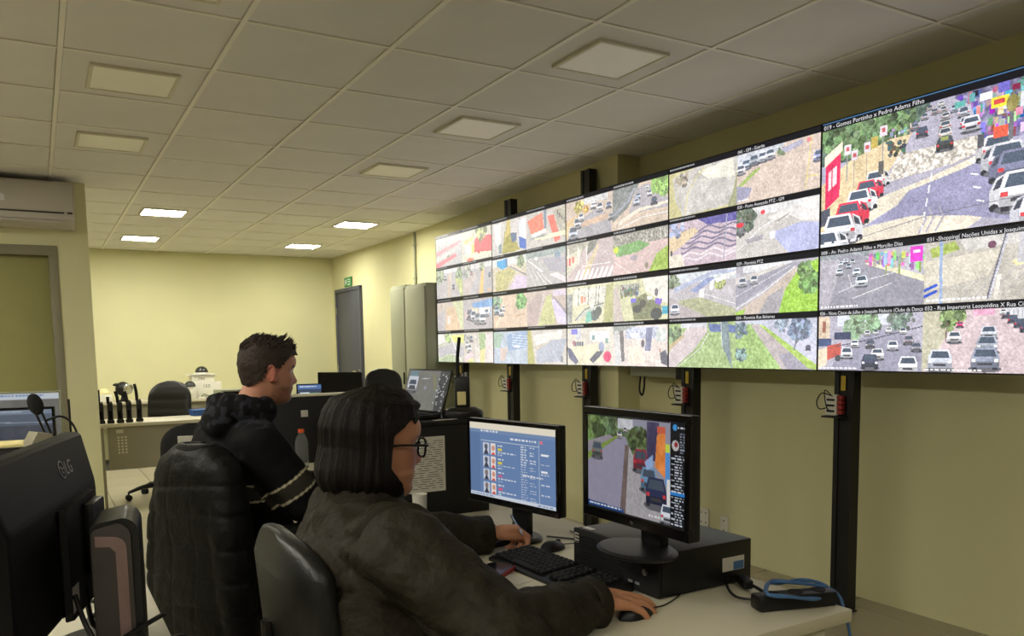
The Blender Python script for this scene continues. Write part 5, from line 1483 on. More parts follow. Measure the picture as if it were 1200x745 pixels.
P = Pic(90, 60, (88, 98, 112)); P.r((120, 132, 148), 0, 0, 1, .12); P.r((104, 116, 132), 0, .12, .22, 1); P.r((70, 74, 84), .24, .4, 1, 1, nz=16, k=12); P.dash((170, 180, 196), .03, .03, .6, .04); P.l((150, 160, 176), .02, [(0, .3), (1, .34)]); P.l((150, 160, 176), .02, [(.22, .12), (.22, 1)])
monitor('low dark monitor with a grey page, in front of the silver-framed one', 0.34, 0.22, (-0.11, 4.53, ZD), math.radians(-10), 0.205, P, gain=0.8)
t = thing('headset', 'black padded headset propped upright on the left middle desk', 'headset', (0.075, 4.22, ZD), math.radians(10))
b = NB(); ball(b, (-0.095, 0, 0.345), (0.032, 0.022, 0.05), Matrix.Rotation(math.radians(-15), 4, 'Y'))
obj('ear_pad', b, M['fabric'], parent=t)
for dx in (-0.012, 0.012):
    b = NB(); tube(b, [(-0.085+dx, 0, 0.31), (-0.05+dx, 0, 0.2), (-0.02+dx, 0, 0.09), (0.0+dx, 0, 0.012)], 0.0055, 8)
    obj('band_arm', b, M['black'], parent=t)
b = NB(); tube(b, [(-0.06, -0.006, 0.27), (0.0, -0.01, 0.285), (0.045, -0.008, 0.25), (0.07, 0, 0.17), (0.06, 0, 0.08)], 0.005, 8)
obj('cord', b, M['cable'], parent=t)
b = NB(); box(b, -0.05, 0.05, -0.04, 0.04, 0.0005, 0.014, bev=0.004)
obj('stand_foot', b, M['black'], parent=t)
t = thing('desk_phone', 'beige desk phone wedge standing beside the black headset', 'phone', (0.0, 4.06, ZD), math.radians(20))
b = NB(); prism(b, [(-0.06, 0.001), (0.06, 0.001), (0.06, 0.14), (0.02, 0.225), (-0.035, 0.235), (-0.06, 0.19)], -0.05, 0.05, 'y')
obj('body', b, M['desk_grey'], parent=t)
b = NB(); box(b, -0.04, 0.045, -0.053, -0.0505, 0.05, 0.17, bev=0.001, seg=1)
obj('face_plate', b, M['paper'], parent=t)
radio('black two-way radio standing upright at the edge of the left middle desk', (0.128, 4.3, ZD), 0.1, 0.17, 0.165, 0.0, 0.8)

# ------------------------------------------------------------------ office chairs
def backrest(bm, w, h, th, z0, lean, ribs=0, top_r=0.35, M_=None, curve=0.03):
    """padded back: front faces +X, width along Y; closed loft of horizontal rings"""
    rings = []
    nz, n = 30, 28
    for k in range(nz+1):
        u = k/nz
        uu = 0.004+0.992*u
        # width profile: rounded at top and bottom
        e = 1.0
        if uu > 1-top_r:
            e = (1-((uu-(1-top_r))/top_r)**2.6)**0.45 if uu < 1 else 0.02
        elif uu < 0.12:
            e = 0.80+0.2*math.sin(uu/0.12*PI/2)
        ww = max(0.02, w/2*e*(0.93+0.07*math.sin(uu*PI)))
        tt = th/2*(0.35+0.65*min(1, 6*uu, 6*(1-uu)))
        rib = 0.0
        if ribs:
            rib = 0.16*abs(math.sin(uu*ribs*PI))**0.5-0.1
        ring = []
        for i in range(n):
            a = 2*PI*i/n
            cx, sx = math.cos(a), math.sin(a)
            x = tt*math.copysign(abs(cx)**0.7, cx)*(1+(rib if cx > 0.1 else 0))
            y = ww*math.copysign(abs(sx)**0.55, sx)
            x += curve*(y/(w/2))**2 - lean*uu*h
            ring.append(Vector((x, y, z0+uu*h)))
        rings.append(ring)
    t = bmesh.new(); loft(t, rings)
    merge(bm, t, M_)

def office_chair(label, loc, rz, seat_z=0.46, bw=0.46, bh=0.50, bz=0.52, ribs=0, arms=True, leather=True, lean=0.16, tagged=False, bx=-0.21, th=0.09, top_r=0.35):
    """front of the chair points to +X"""
    t = thing('office_chair', label, 'chair', loc, rz, 'black office chairs')
    up = M['leather'] if leather else M['fabric']
    for k in range(5):
        a = 2*PI*k/5+0.3
        d = Vector((math.cos(a), math.sin(a), 0))
        b = NB(); tube(b, [d*0.03+Vector((0, 0, 0.115)), d*0.16+Vector((0, 0, 0.11)), d*0.28+Vector((0, 0, 0.075))], [0.024, 0.022, 0.02, 0.018, 0.016, 0.014], 10)
        obj('base_leg', b, M['black'], parent=t)
        s = d.cross(Vector((0, 0, 1)))
        b = NB()
        for q in (-1, 1):
            c = d*0.285+s*0.013*q+Vector((0, 0, 0.0275))
            cyl(b, c-s*0.009, c+s*0.009, 0.027, n=16)
        cyl(b, d*0.285+Vector((0, 0, 0.04)), d*0.285+Vector((0, 0, 0.08)), 0.008, n=8)
        obj('caster', b, M['black_matte'], parent=t)
    b = NB(); lathe(b, [(0.045, 0.085), (0.045, 0.14), (0.03, 0.15), (0.028, 0.28), (0.016, 0.281), (0.016, seat_z-0.07)], (0, 0, 0), 20)
    obj('gas_post', b, M['black'], parent=t)
    b = NB(); box(b, -0.12, 0.12, -0.1, 0.1, seat_z-0.085, seat_z-0.05, bev=0.01); cyl(b, (0, -0.1, seat_z-0.07), (0, -0.2, seat_z-0.075), 0.006, n=8)
    obj('mechanism', b, M['black'], parent=t)
    b = NB()
    rings = []
    for k, (e, z) in enumerate(((0.86, 0.0), (0.97, 0.012), (1.0, 0.03), (0.985, 0.05), (0.9, 0.062), (0.5, 0.066))):
        ring = []
        for i in range(36):
            a = 2*PI*i/36
            ring.append(Vector((0.02+0.235*e*math.copysign(abs(math.cos(a))**0.6, math.cos(a)), 0.24*e*math.copysign(abs(math.sin(a))**0.6, math.sin(a)), seat_z-0.05+z-0.016)))
        rings.append(ring)
    loft(b, rings)
    obj('seat', b, up, parent=t)
    b = NB(); backrest(b, bw, bh, th, bz, lean, ribs, top_r, M_=Matrix.Translation((bx, 0, 0)))
    bk = obj('backrest', b, up, parent=t, smooth=60)
    b = NB(); tube(b, [(-0.08, 0, seat_z-0.065), (-0.2, 0, seat_z-0.06), (bx-0.055, 0, seat_z+0.0), (bx-0.055-lean*0.05, 0, bz+0.12), (bx-0.05-lean*0.15, 0, bz+0.22)], 0.016, 10)
    obj('back_bracket', b, M['black'], parent=t)
    if arms:
        for s in (-1, 1):
            b = NB()
            tube(b, [(0.02, s*0.2, seat_z-0.06), (0.02, s*0.27, seat_z-0.05), (0.02, s*0.285, seat_z+0.03), (0.01, s*0.285, seat_z+0.25)], 0.016, 10)
            ar = obj('arm_post', b, M['black'], parent=t)
            b = NB(); box(b, -0.17, 0.055, s*0.285-0.035, s*0.285+0.035, seat_z+0.25, seat_z+0.282, bev=0.014, seg=3)
            obj('arm_pad', b, M['black'], parent=ar)
    if tagged:
        b = NB(); box(b, bx-lean*bh*0.72-th/2-0.012, bx-lean*bh*0.72-th/2-0.002, -0.085, 0.085, bz+bh*0.58, bz+bh*0.84, bev=0.002, seg=1)
        lb = obj('name_label', b, M['paper'], parent=bk)
        b = NB()
        x = -0.06
        while x < 0.06:
            ww = random.uniform(0.012, 0.022)
            box(b, bx-lean*bh*0.72-th/2-0.013, bx-lean*bh*0.72-th/2-0.0121, x, x+ww, bz+bh*0.66, bz+bh*0.74)
            x += ww+0.006
        obj('label_print', b, M['ink'], parent=lb)
    return t
office_chair('black leather office chair with smooth back under the person in olive jacket', (0.665, 1.68, 0), 0.0, bz=0.53, bh=0.41, bw=0.44, arms=False, lean=0.08, bx=-0.22, th=0.085, top_r=0.2)
office_chair('black office chair with armrests and a quilted jacket hung over it', (0.65, 2.90, 0), math.radians(25), bz=0.52, bh=0.46, arms=True, leather=False)
office_chair('black leather chair with ribbed back behind the row of radios', (0.91, 7.87, 0), math.radians(-118), bz=0.52, bh=0.52, bw=0.40, ribs=6, arms=False, lean=0.14, bx=-0.27)
office_chair('black ribbed chair standing behind the farther partition near the cabinets', (2.46, 6.25, 0), math.radians(-105), bz=0.56, bh=0.58, bw=0.32, ribs=9, arms=False, lean=0.1, top_r=0.2)
office_chair('black fabric chair with cream name label on its back, behind the hoodie', (0.79, 4.95, 0), math.radians(75), bz=0.5, bh=0.42, bw=0.38, arms=False, leather=False, tagged=True, lean=0.1)

# ------------------------------------------------------------------ far desk with radios, far side table
ZF = 0.72
t = thing('desk', 'pale far desk with grey front panel carrying a row of radios', 'desk', (1.15, 7.80, 0), 0, 'office desks')
obj('top', box(NB(), -0.74, 0.85, -0.35, 0.20, ZF-0.028, ZF, bev=0.003), M['desk'], parent=t)
fp = obj('front_panel', box(NB(), -0.68, 0.80, -0.29, -0.272, 0.33, ZF-0.03, bev=0.001, seg=1), M['desk_grey'], parent=t)
for dx in (-0.72, 0.83):
    b = NB(); box(b, dx-0.012, dx+0.012, -0.30, -0.27, 0.0, ZF-0.0285, bev=0.003); box(b, dx-0.012, dx+0.012, 0.15, 0.18, 0.0, ZF-0.0285, bev=0.003); box(b, dx-0.0119, dx+0.0119, -0.2699, 0.1499, 0.30, 0.34, bev=0.003)
    obj('leg', b, M['desk_grey'], parent=t)
dm = NB(); cyl(dm, (0, 0.0, 0), (0, -0.0012, 0), 0.0085, n=10)
dme = mesh_of(dm, 'punched_hole'); dme.materials.append(M['desk_edge'])
for i in range(3):
    for j in range(6):
        obj('punched_hole', dme, None, parent=fp, loc=(-0.60+i*0.028, -0.2902, 0.655-0.055-j*0.026))
obj('white_label', box(NB(), -0.615, -0.56, -0.2915, -0.2902, 0.635, 0.665), M['paper'], parent=fp)
for i, (x, y, h, ant, bend) in enumerate(((0.432, 7.53, 0.15, 0.11, 0.0), (0.502, 7.53, 0.15, 0.05, 0.0), (0.575, 7.53, 0.15, 0.095, 0.015), (0.645, 7.54, 0.15, 0.09, 0.012), (0.725, 7.55, 0.16, 0.14, 0.012))):
    lab = ['first black radio from the left in the row on the far desk', 'second radio in the far desk row, its antenna short and stubby', 'third black radio, middle of the row on the far desk',
           'fourth black radio from the left in the row on the far desk', 'last and tallest black radio in the row, nearest the leather chair'][i]
    radio(lab, (x, y, ZF), 0.0, h, ant, bend, 0.82, 'radios on the far desk', ar=0.016)
t = thing('box_monitor', 'dark boxy monitor with pale side on the far desk beside the hood', 'monitor', (1.56, 7.70, ZF), math.radians(8))
b = NB(); box(b, -0.17, 0.17, -0.10, 0.12, 0.012, 0.24, bev=0.01)
obj('shell', b, M['metal_grey'], parent=t)
obj('screen', box(NB(), -0.15, 0.15, -0.104, -0.1005, 0.035, 0.222), M['black_gloss'], parent=t)
obj('foot', box(NB(), -0.1, 0.1, -0.08, 0.1, 0.0005, 0.0115), M['black'], parent=t)
t = thing('blue_folder_box', 'flat blue box lying at the back of the far desk', 'box', (1.30, 7.91, ZF), 0.05)
M['blue'] = mat('blue_card', (44, 84, 150), 0.5, var=0.05)
obj('tray', box(NB(), -0.11, 0.11, -0.08, 0.08, 0.0005, 0.04, bev=0.004), M['blue'], parent=t)
obj('lid', box(NB(), -0.112, 0.112, -0.082, 0.082, 0.0405, 0.055, bev=0.004), M['blue'], parent=t)

t = thing('side_table', 'long pale table standing along the far wall', 'table', (1.35, 10.75, 0))
obj('top', box(NB(), -0.93, 0.95, -0.28, 0.28, 0.70, 0.73, bev=0.003), M['desk'], parent=t)
obj('front_panel', box(NB(), -0.88, 0.9, -0.22, -0.2, 0.42, 0.699), M['desk_grey'], parent=t)
for dx in (-0.88, 0.9):
    for dy in (-0.24, 0.24):
        obj('leg', box(NB(), dx-0.02, dx+0.02, dy-0.02, dy+0.02, 0, 0.6995, bev=0.003), M['desk_grey'], parent=t)
ZT = 0.73
def dome_bm(r, z):
    b = NB()
    lathe(b, [(r, z), (r*0.985, z+r*0.2), (r*0.9, z+r*0.45), (r*0.72, z+r*0.72), (r*0.45, z+r*0.92), (r*0.02, z+r)], (0, 0, 0), 24)
    return b
M['dome_dark'] = mat('dome_smoked', (40, 42, 44), 0.12, spec=0.8)
M['cream_plastic'] = mat('cream_plastic', (226, 214, 160), 0.35)
t = thing('dome_camera', 'cream dome camera on a white box at the left of the far table', 'camera', (0.655, 10.62, ZT))
obj('mount_box', box(NB(), -0.08, 0.08, -0.07, 0.07, 0.0005, 0.09, bev=0.006), M['white'], parent=t)
obj('dome', dome_bm(0.07, 0.091), M['cream_plastic'], parent=t)
t = thing('ball_camera', 'black ball camera with wide lens ring standing on the far table', 'camera', (0.86, 10.62, ZT))
b = NB(); lathe(b, [(0.06, 0.0005), (0.06, 0.015), (0.03, 0.03), (0.025, 0.07)], (0, 0, 0), 24)
obj('base', b, M['black'], parent=t)
b = NB(); ball(b, (0, 0, 0.15), 0.085); ball(b, (-0.06, 0, 0.2), (0.05, 0.04, 0.02))
obj('head', b, M['black'], parent=t)
b = NB(); lathe(b, [(0.06, 0), (0.062, 0.012), (0.045, 0.018), (0.043, 0.006)], (0.045, -0.065, 0.15), 28, Matrix.Rotation(PI/2, 4, 'X') @ Matrix.Rotation(0.4, 4, 'Y'))
obj('lens_ring', b, M['chrome'], parent=t)
t = thing('camera_carton', 'large white camera carton printed 150 on the far table', 'box', (1.77, 10.72, ZT))
obj('carton', box(NB(), -0.2, 0.2, -0.16, 0.16, 0.0005, 0.20, bev=0.003), M['white'], parent=t)
me = text_mesh('150', 0.06, 'print', align='CENTER'); me.transform(UPRIGHT)
obj('print', me, M['ink'], parent=t, loc=(0.02, -0.1605, 0.13))
t = thing('camera_carton', 'flat white carton printed 790 lying on the large carton', 'box', (1.76, 10.72, ZT+0.2005))
obj('carton', box(NB(), -0.13, 0.13, -0.12, 0.12, 0.0, 0.085, bev=0.003), M['white'], parent=t)
obj('lid_flap', box(NB(), -0.19, 0.17, -0.14, 0.13, 0.0855, 0.094, bev=0.002), M['white'], parent=t)
me = text_mesh('790', 0.055, 'print', align='CENTER'); me.transform(UPRIGHT)
obj('print', me, M['ink'], parent=t, loc=(-0.02, -0.1205, 0.022))
t = thing('dome_camera', 'smoked dome camera on top of the white cartons', 'camera', (1.765, 10.70, ZT+0.295))
b = NB(); lathe(b, [(0.09, 0.0005), (0.092, 0.01), (0.082, 0.02)], (0, 0, 0), 28); obj('base', b, M['white'], parent=t)
obj('dome', dome_bm(0.078, 0.0205), M['dome_dark'], parent=t)
t = thing('dome_camera', 'black dome camera on a white box left of the cartons', 'camera', (1.60, 10.50, ZT))
b = NB(); box(b, -0.075, 0.06, -0.02, 0.1, 0.0005, 0.15, bev=0.004); obj('base', b, M['white'], parent=t)
o = obj('dome', dome_bm(0.068, 0.151), M['dome_dark'], parent=t); o.location = (-0.005, 0.04, 0)
t = thing('camera_bracket', 'small pale camera bracket lying in front of the cartons', 'bracket', (1.72, 10.52, ZT))
b = NB(); lathe(b, [(0.045, 0.0005), (0.045, 0.012), (0.03, 0.02)], (0, 0, 0), 20); obj('plate', b, M['white'], parent=t)
b = NB(); tube(b, [(0.0, 0, 0.02), (0.03, 0, 0.05), (0.09, 0, 0.03), (0.14, 0, 0.02)], 0.012, 8); obj('arm', b, M['metal_grey'], parent=t)

# things on the hidden desk behind the farther partition
monitor('dark switched-off monitor standing behind the farther partition', 0.34, 0.24, (1.80, 5.45, ZD), math.radians(-48), 0.29, None)
P = Pic(70, 44, (60, 70, 90)); P.r((80, 110, 160), 0, 0, 1, .3); P.r((206, 214, 220), .1, .5, .5, .8); P.r((120, 170, 120), .55, .55, .9, .85); P.dash((226, 230, 236), .08, .1, .8, .06)
monitor('small bluish screen just in front of the face in profile', 0.16, 0.11, (1.50, 5.15, ZD), math.radians(-8), 0.295, P, foot_r=0.06, bez=0.006, chin=0.008)
# ------------------------------------------------------------------ people
def interp(tab, z):
    if z <= tab[0][0]:
        return tab[0][1]
    for (a, va), (b_, vb) in zip(tab[:-1], tab[1:]):
        if z <= b_:
            t = (z-a)/(b_-a)
            t = t*t*(3-2*t)*0.5+t*0.5
            return va+(vb-va)*t
    return tab[-1][1]

FRONT = [(-.125, .015), (-.119, .045), (-.112, .068), (-.104, .082), (-.092, .089), (-.082, .088), (-.074, .083), (-.066, .088), (-.060, .087), (-.054, .090), (-.046, .087), (-.035, .086), (-.01, .086), (.008, .084), (.02, .090), (.032, .096), (.05, .095), (.07, .086), (.088, .068), (.103, .040), (.112, .012), (.115, 0.0)]
BACK = [(-.125, -.052), (-.10, -.058), (-.07, -.072), (-.04, -.088), (-.01, -.099), (.02, -.105), (.05, -.103), (.075, -.09), (.095, -.066), (.108, -.036), (.115, -0.004)]
WIDTH = [(-.125, .018), (-.115, .032), (-.10, .046), (-.08, .057), (-.05, .067), (-.02, .073), (.02, .077), (.05, .076), (.075, .066), (.095, .047), (.108, .025), (.115, .002)]
NOSE = [(-.047, 0.0), (-.042, .006), (-.037, .020), (-.030, .027), (-.022, .023), (-.008, .014), (.008, .006), (.02, 0.0)]

def head_rings(grow=0.0, nz=60, nt=72, zlo=-.122, zhi=.1148, fw=1.0, jaw=1.0):
    rings = []
    for k in range(nz):
        u = k/(nz-1)
        z = zlo+(zhi-zlo)*(1-(1-u)**1.25)
        f, bk, w = interp(FRONT, z), interp(BACK, z), interp(WIDTH, z)*fw
        if z < -.05:
            w *= jaw
        xc = -.012
        ring = []
        for i in range(nt):
            a = 2*PI*i/nt
            c, s = math.cos(a), math.sin(a)
            A = (f-xc) if c > 0 else (xc-bk)
            x = xc+A*math.copysign(abs(c)**0.88, c)
            y = w*math.copysign(abs(s)**0.92, s)
            if c > 0.3:
                x += interp(NOSE, z)*math.exp(-(y/(.0095+.004*(z < -.024)))**2) if -.047 < z < .02 else 0
                x -= .010*math.exp(-((abs(y)-.031)/.013)**2-((z-.004)/.010)**2)
                x += .004*math.exp(-(y/.018)**2)*(math.exp(-((z+.056)/.0045)**2)+math.exp(-((z+.067)/.005)**2))
                x += .004*math.exp(-((abs(y)-.045)/.016)**2-((z+.02)/.018)**2)
            d = Vector((x-xc, y, z*0.6))
            if grow:
                d.normalize(); x += d.x*grow; y += d.y*grow
            ring.append(Vector((x, y, z+(grow*max(0, z/.115)))))
        rings.append(ring)
    return rings

def capsules(bm, pts, rad, n=18):
    """chain of tapered rods with round joints"""
    pts = [Vector(p) for p in pts]
    for i, (p, r) in enumerate(zip(pts, rad)):
        ball(bm, p, r, nu=n, nv=12)
        if i:
            cyl(bm, pts[i-1], p, rad[i-1], r, n)

def torso_loft(bm, secs, n=40, ex=0.85):
    """secs: (centre, half depth along facing, half width, facing angle)"""
    rings = []
    for c, hx, hy, a in secs:
        ca, sa = math.cos(a), math.sin(a)
        ring = []
        for i in range(n):
            t = 2*PI*i/n
            x = hx*math.copysign(abs(math.cos(t))**ex, math.cos(t)); y = hy*math.copysign(abs(math.sin(t))**ex, math.sin(t))
            ring.append(Vector(c)+Vector((x*ca-y*sa, x*sa+y*ca, 0)))
        rings.append(ring)
    loft(bm, rings)

def remeshed(bm, voxel, smooth=4, fac=0.5):
    bmesh.ops.recalc_face_normals(bm, faces=bm.faces)
    me = bpy.data.meshes.new('tmp'); bm.to_mesh(me); bm.free()
    o = bpy.data.objects.new('tmp', me); COL.objects.link(o)
    md = o.modifiers.new('r', 'REMESH'); md.mode = 'VOXEL'; md.voxel_size = voxel; md.use_smooth_shade = True
    if smooth:
        ms = o.modifiers.new('s', 'SMOOTH'); ms.iterations = smooth; ms.factor = fac
    dg = bpy.context.evaluated_depsgraph_get()
    out = bpy.data.meshes.new_from_object(o.evaluated_get(dg))
    bpy.data.objects.remove(o); bpy.data.meshes.remove(me)
    out.polygons.foreach_set('use_smooth', [True]*len(out.polygons))
    return out

def displace(me, fn):
    me.update()
    nrm = [v.normal.copy() for v in me.vertices]
    for v, n in zip(me.vertices, nrm):
        v.co += n*fn(v.co, n)
    me.update()

def paint(me, fn):
    at = me.color_attributes.new('Col', 'FLOAT_COLOR', 'POINT')
    buf = np.ones((len(me.vertices), 4), np.float32)
    for i, v in enumerate(me.vertices):
        buf[i, :3] = fn(v.co)
    at.data.foreach_set('color', buf.ravel())

def finger(bm, k, d, up, lens, bends, r0, r1):
    """chain from knuckle k along d; positive bend curls away from up"""
    k = Vector(k); d = Vector(d).normalized(); up = Vector(up).normalized()
    ax = d.cross(up).normalized()
    pts, rad = [k], [r0]
    for i, (L, b_) in enumerate(zip(lens, bends)):
        d = Matrix.Rotation(-b_, 3, ax) @ d
        pts.append(pts[-1]+d*L); rad.append(r0+(r1-r0)*(i+1)/len(lens))
    capsules(bm, pts, rad, 12)
    return pts

def hand(bm, wrist, fwd, up, thumb_side, curls, thumb=(0.5, 0.3), scale=1.0, spread=0.12, thumb_dir=None):
    """up: normal of the back of the hand; thumb_side: unit vector towards the thumb edge"""
    f = Vector(fwd).normalized(); u = Vector(up).normalized(); s = f.cross(u).normalized()
    if s.dot(Vector(thumb_side)) < 0:
        s = -s
    w = Vector(wrist); S = scale
    tips = []
    kn = []
    for i, (ls, off, lf) in enumerate(((0.088, 0.030, 1.0), (0.092, 0.010, 1.1), (0.087, -0.010, 1.03), (0.078, -0.029, 0.82))):
        k = w+f*ls*S+s*off*S+u*(0.004-0.003*abs(i-1.3))*S
        kn.append(k)
        capsules(bm, [w+s*off*0.55*S+f*0.006, w+f*ls*0.55*S+s*off*0.85*S+u*0.003, k], [0.0165*S, 0.0155*S, 0.0112*S], 12)
        L = [0.042*lf*S, 0.026*lf*S, 0.021*lf*S]
        dd = f+s*spread*(1.2-i)*0.8
        tips.append(finger(bm, k, dd, u, L, curls[i], 0.0098*S, 0.0072*S)[-1])
    # thumb leaves the side of the palm near its base
    tb = w+f*0.022*S+s*0.024*S-u*0.006*S
    td = Vector(thumb_dir).normalized() if thumb_dir is not None else (f*0.75+s*0.7-u*0.25).normalized()
    p1 = tb+td*0.042*S
    t2 = (td*math.cos(thumb[0])+(f*0.9-s*0.4)*math.sin(thumb[0])).normalized()
    p2 = p1+t2*0.032*S
    t3 = (t2*math.cos(thumb[1])+(f-s*0.6)*math.sin(thumb[1])).normalized()
    p3 = p2+t3*0.024*S
    capsules(bm, [tb, p1, p2, p3], [0.0165*S, 0.0125*S, 0.0105*S, 0.0085*S], 12)
    return kn, tips

def frame_mat(origin, yaw, pitch=0.0, roll=0.0, s=1.0):
    return Matrix.Translation(origin) @ Matrix.Rotation(yaw, 4, 'Z') @ Matrix.Rotation(-pitch, 4, 'Y') @ Matrix.Rotation(roll, 4, 'X') @ Matrix.Diagonal((s, s, s, 1))

def add_head(bm, T, **kw):
    t = bmesh.new(); loft(t, head_rings(**kw)); merge(bm, t, T)
def add_ear(bm, T, side):
    pts = []
    for i in range(15):
        a = -2.3+i/14*5.0
        pts.append(T @ Vector((-.014+.0165*math.cos(a)*0.9-.004, side*(.081+.004*math.cos(a*0.5)), -.006+.029*math.sin(a))))
    tube(bm, pts, 0.0042*T.median_scale, 8, 2)
    ball(bm, T @ Vector((-.012, side*.078, -.006)), (.011, .006, .022), T.to_3x3().normalized().to_4x4())
    ball(bm, T @ Vector((-.004, side*.078, -.031)), .0085)

# ---------- person in the olive jacket (nearer)
W0 = Vector((0.62, 1.62, 0))
def wl(x, y, z):
    return Vector((x-W0.x, y-W0.y, z))
pw = thing('person', 'person with dark bob, glasses and olive-brown jacket working at the near desk', 'person', W0)
TH = frame_mat(wl(0.63, 1.672, 1.098), math.radians(2), math.radians(-6), 0, 1.01)
r_sh, r_el, r_wr = wl(0.60, 1.425, 0.905), wl(0.70, 1.235, 0.782), wl(0.945, 1.318, 0.784)
l_sh, l_el, l_wr = wl(0.61, 1.84, 0.905), wl(0.80, 1.99, 0.800), wl(1.045, 1.955, 0.790)
b = NB()
add_head(b, TH, fw=1.02, jaw=1.06)
for s in (-1, 1):
    add_ear(b, TH, s)
capsules(b, [wl(0.575, 1.655, 0.93), wl(0.59, 1.66, 0.985), TH @ Vector((-.02, 0, -.06))], [0.07, 0.058, 0.055])
torso_loft(b, [(wl(0.56, 1.62, 0.46), 0.13, 0.17, 0), (wl(0.56, 1.62, 0.55), 0.14, 0.175, 0), (wl(0.57, 1.625, 0.7), 0.13, 0.16, 0), (wl(0.58, 1.635, 0.84), 0.125, 0.17, 0), (wl(0.575, 1.64, 0.92), 0.09, 0.16, 0), (wl(0.575, 1.645, 0.96), 0.06, 0.09, 0)])
capsules(b, [r_sh, r_el, r_wr], [0.055, 0.045, 0.027])
capsules(b, [l_sh, l_el, l_wr], [0.055, 0.045, 0.027])
for s, yy in ((-1, 1.53), (1, 1.73)):
    capsules(b, [wl(0.58, 1.62+s*0.09, 0.53), wl(0.985, yy, 0.54), wl(1.0, yy, 0.10), wl(1.10, yy, 0.045)], [0.085, 0.062, 0.042, 0.035])
# right hand over the mouse
hand(b, r_wr+Vector((0.004, 0, 0.004)), (0.99, -0.05, -0.12), (0.10, -0.15, 1.0), (0, 1, 0), [(0.18, 0.22, 0.25), (0.15, 0.25, 0.25), (0.22, 0.3, 0.3), (0.35, 0.4, 0.35)], scale=0.98, spread=0.10, thumb=(0.3, 0.2), thumb_dir=(0.85, 0.42, -0.32))
# left hand half closed around a pen
hand(b, l_wr+Vector((0.004, 0, 0.003)), (0.96, -0.22, 0.05), (0.05, 0.25, 0.95), (0, -1, 0.1), [(0.75, 1.1, 0.8), (0.85, 1.15, 0.8), (0.95, 1.2, 0.8), (1.05, 1.2, 0.8)], scale=0.95, spread=0.06, thumb=(0.7, 0.5), thumb_dir=(0.9, -0.35, -0.25))
body = remeshed(b, 0.0042, 3)
THI = TH.inverted()
SK, SKR, LIP, BROW = lin((196, 138, 104)), lin((186, 116, 88)), lin((158, 84, 76)), lin((40, 30, 26))
def sstep(a, b, x):
    t = max(0.0, min(1.0, (x-a)/(b-a)))
    return t*t*(3-2*t)
def mixc(a, b, t):
    return tuple(x*(1-t)+y*t for x, y in zip(a, b))
def skin_w(co):
    q = THI @ co
    c = SK
    if abs(q.z) < .13 and abs(q.x) < .14 and abs(q.y) < .1:
        c = mixc(c, SKR, .8*sstep(.02, .07, q.x)*sstep(-.06, -.03, q.z)*(1-sstep(-.01, .02, q.z)))
        if q.x > .085 and abs(q.y) < .022 and -.071 < q.z < -.053:
            c = LIP
        if q.x > .06 and .012 < abs(q.y) < .05 and .021 < q.z < .028:
            c = BROW
    return c
paint(body, skin_w)
M['skin'] = attr_mat('skin', rough=0.48, bump=0.08, bscale=260, sss=0.08)
obj('body', body, M['skin'], parent=pw)
b = NB()
for s in (-1, 1):
    ball(b, TH @ Vector((.064, s*.031, .004)), .0115)
M['eye'] = mat('eye', (220, 214, 206), 0.15)
ey = obj('eyes', b, M['eye'], parent=pw)
b = NB()
for s in (-1, 1):
    ball(b, TH @ Vector((.0725, s*.031, .004)), .0052)
obj('iris', b, M['black_gloss'], parent=ey)

# jacket: body, sleeves, collar
b = NB()
torso_loft(b, [(wl(0.60, 1.62, 0.47), 0.16, 0.225, 0), (wl(0.60, 1.62, 0.55), 0.165, 0.235, 0), (wl(0.60, 1.625, 0.68), 0.165, 0.225, 0), (wl(0.59, 1.632, 0.80), 0.178, 0.225, 0), (wl(0.588, 1.636, 0.885), 0.148, 0.215, 0),
               (wl(0.585, 1.64, 0.935), 0.112, 0.165, 0), (wl(0.585, 1.645, 0.97), 0.085, 0.105, 0), (wl(0.59, 1.65, 1.0), 0.074, 0.08, 0)], ex=0.9)
for sh, el, wr, yy in ((r_sh, r_el, r_wr, -1), (l_sh, l_el, l_wr, 1)):
    capsules(b, [sh.lerp(wl(0.585, 1.64, 0.9), 0.35), sh, sh.lerp(el, 0.5), el, el.lerp(wr, 0.5), wr-(wr-el).normalized()*0.015], [0.105, 0.095, 0.085, 0.074, 0.061, 0.050], 24)
jk = remeshed(b, 0.0055, 8)
rf = (r_wr-r_el).normalized()
def wrinkle_w(co, n):
    p = co+W0
    d = 0.0
    # sleeve folds run around the arm
    for (a_, c_) in ((r_sh, r_el), (r_el, r_wr), (l_sh, l_el), (l_el, l_wr)):
        ab = c_-a_; t = max(0, min(1, (co-a_).dot(ab)/ab.length_squared))
        dist = (co-a_-ab*t).length
        if dist < 0.12:
            wgt = max(0, 1-dist/0.12)
            s_ = t*ab.length
            d += wgt*(0.032*(abs(mnoise.noise(Vector((s_*17+co.z*9, co.x*5+co.y*5, co.z*6))))-.2)+0.006*math.sin(s_*58+7*mnoise.noise(co*8)))
    d += 0.026*(abs(mnoise.noise(Vector((p.x*6+p.z*7, p.y*5, p.z*12))))-.2)+0.006*mnoise.noise(p*22)
    # quilting seams across the back
    for zs in (0.62, 0.735, 0.845):
        q = p.z-zs-0.012*mnoise.noise(Vector((p.x*5, p.y*5, 1)))
        d -= 0.010*math.exp(-(q/0.008)**2)*(1 if p.x < 0.66 and 1.45 < p.y < 1.9 else 0)
    # armhole seam on the near side
    rs = (p-Vector((0.60, 1.47, 0.86))); 
    q = p.y-(1.478+0.05*(0.9-p.z))
    if p.z > 0.72 and p.x < 0.76:
        d -= 0.011*math.exp(-(q/0.008)**2)
    return d
displace(jk, wrinkle_w)
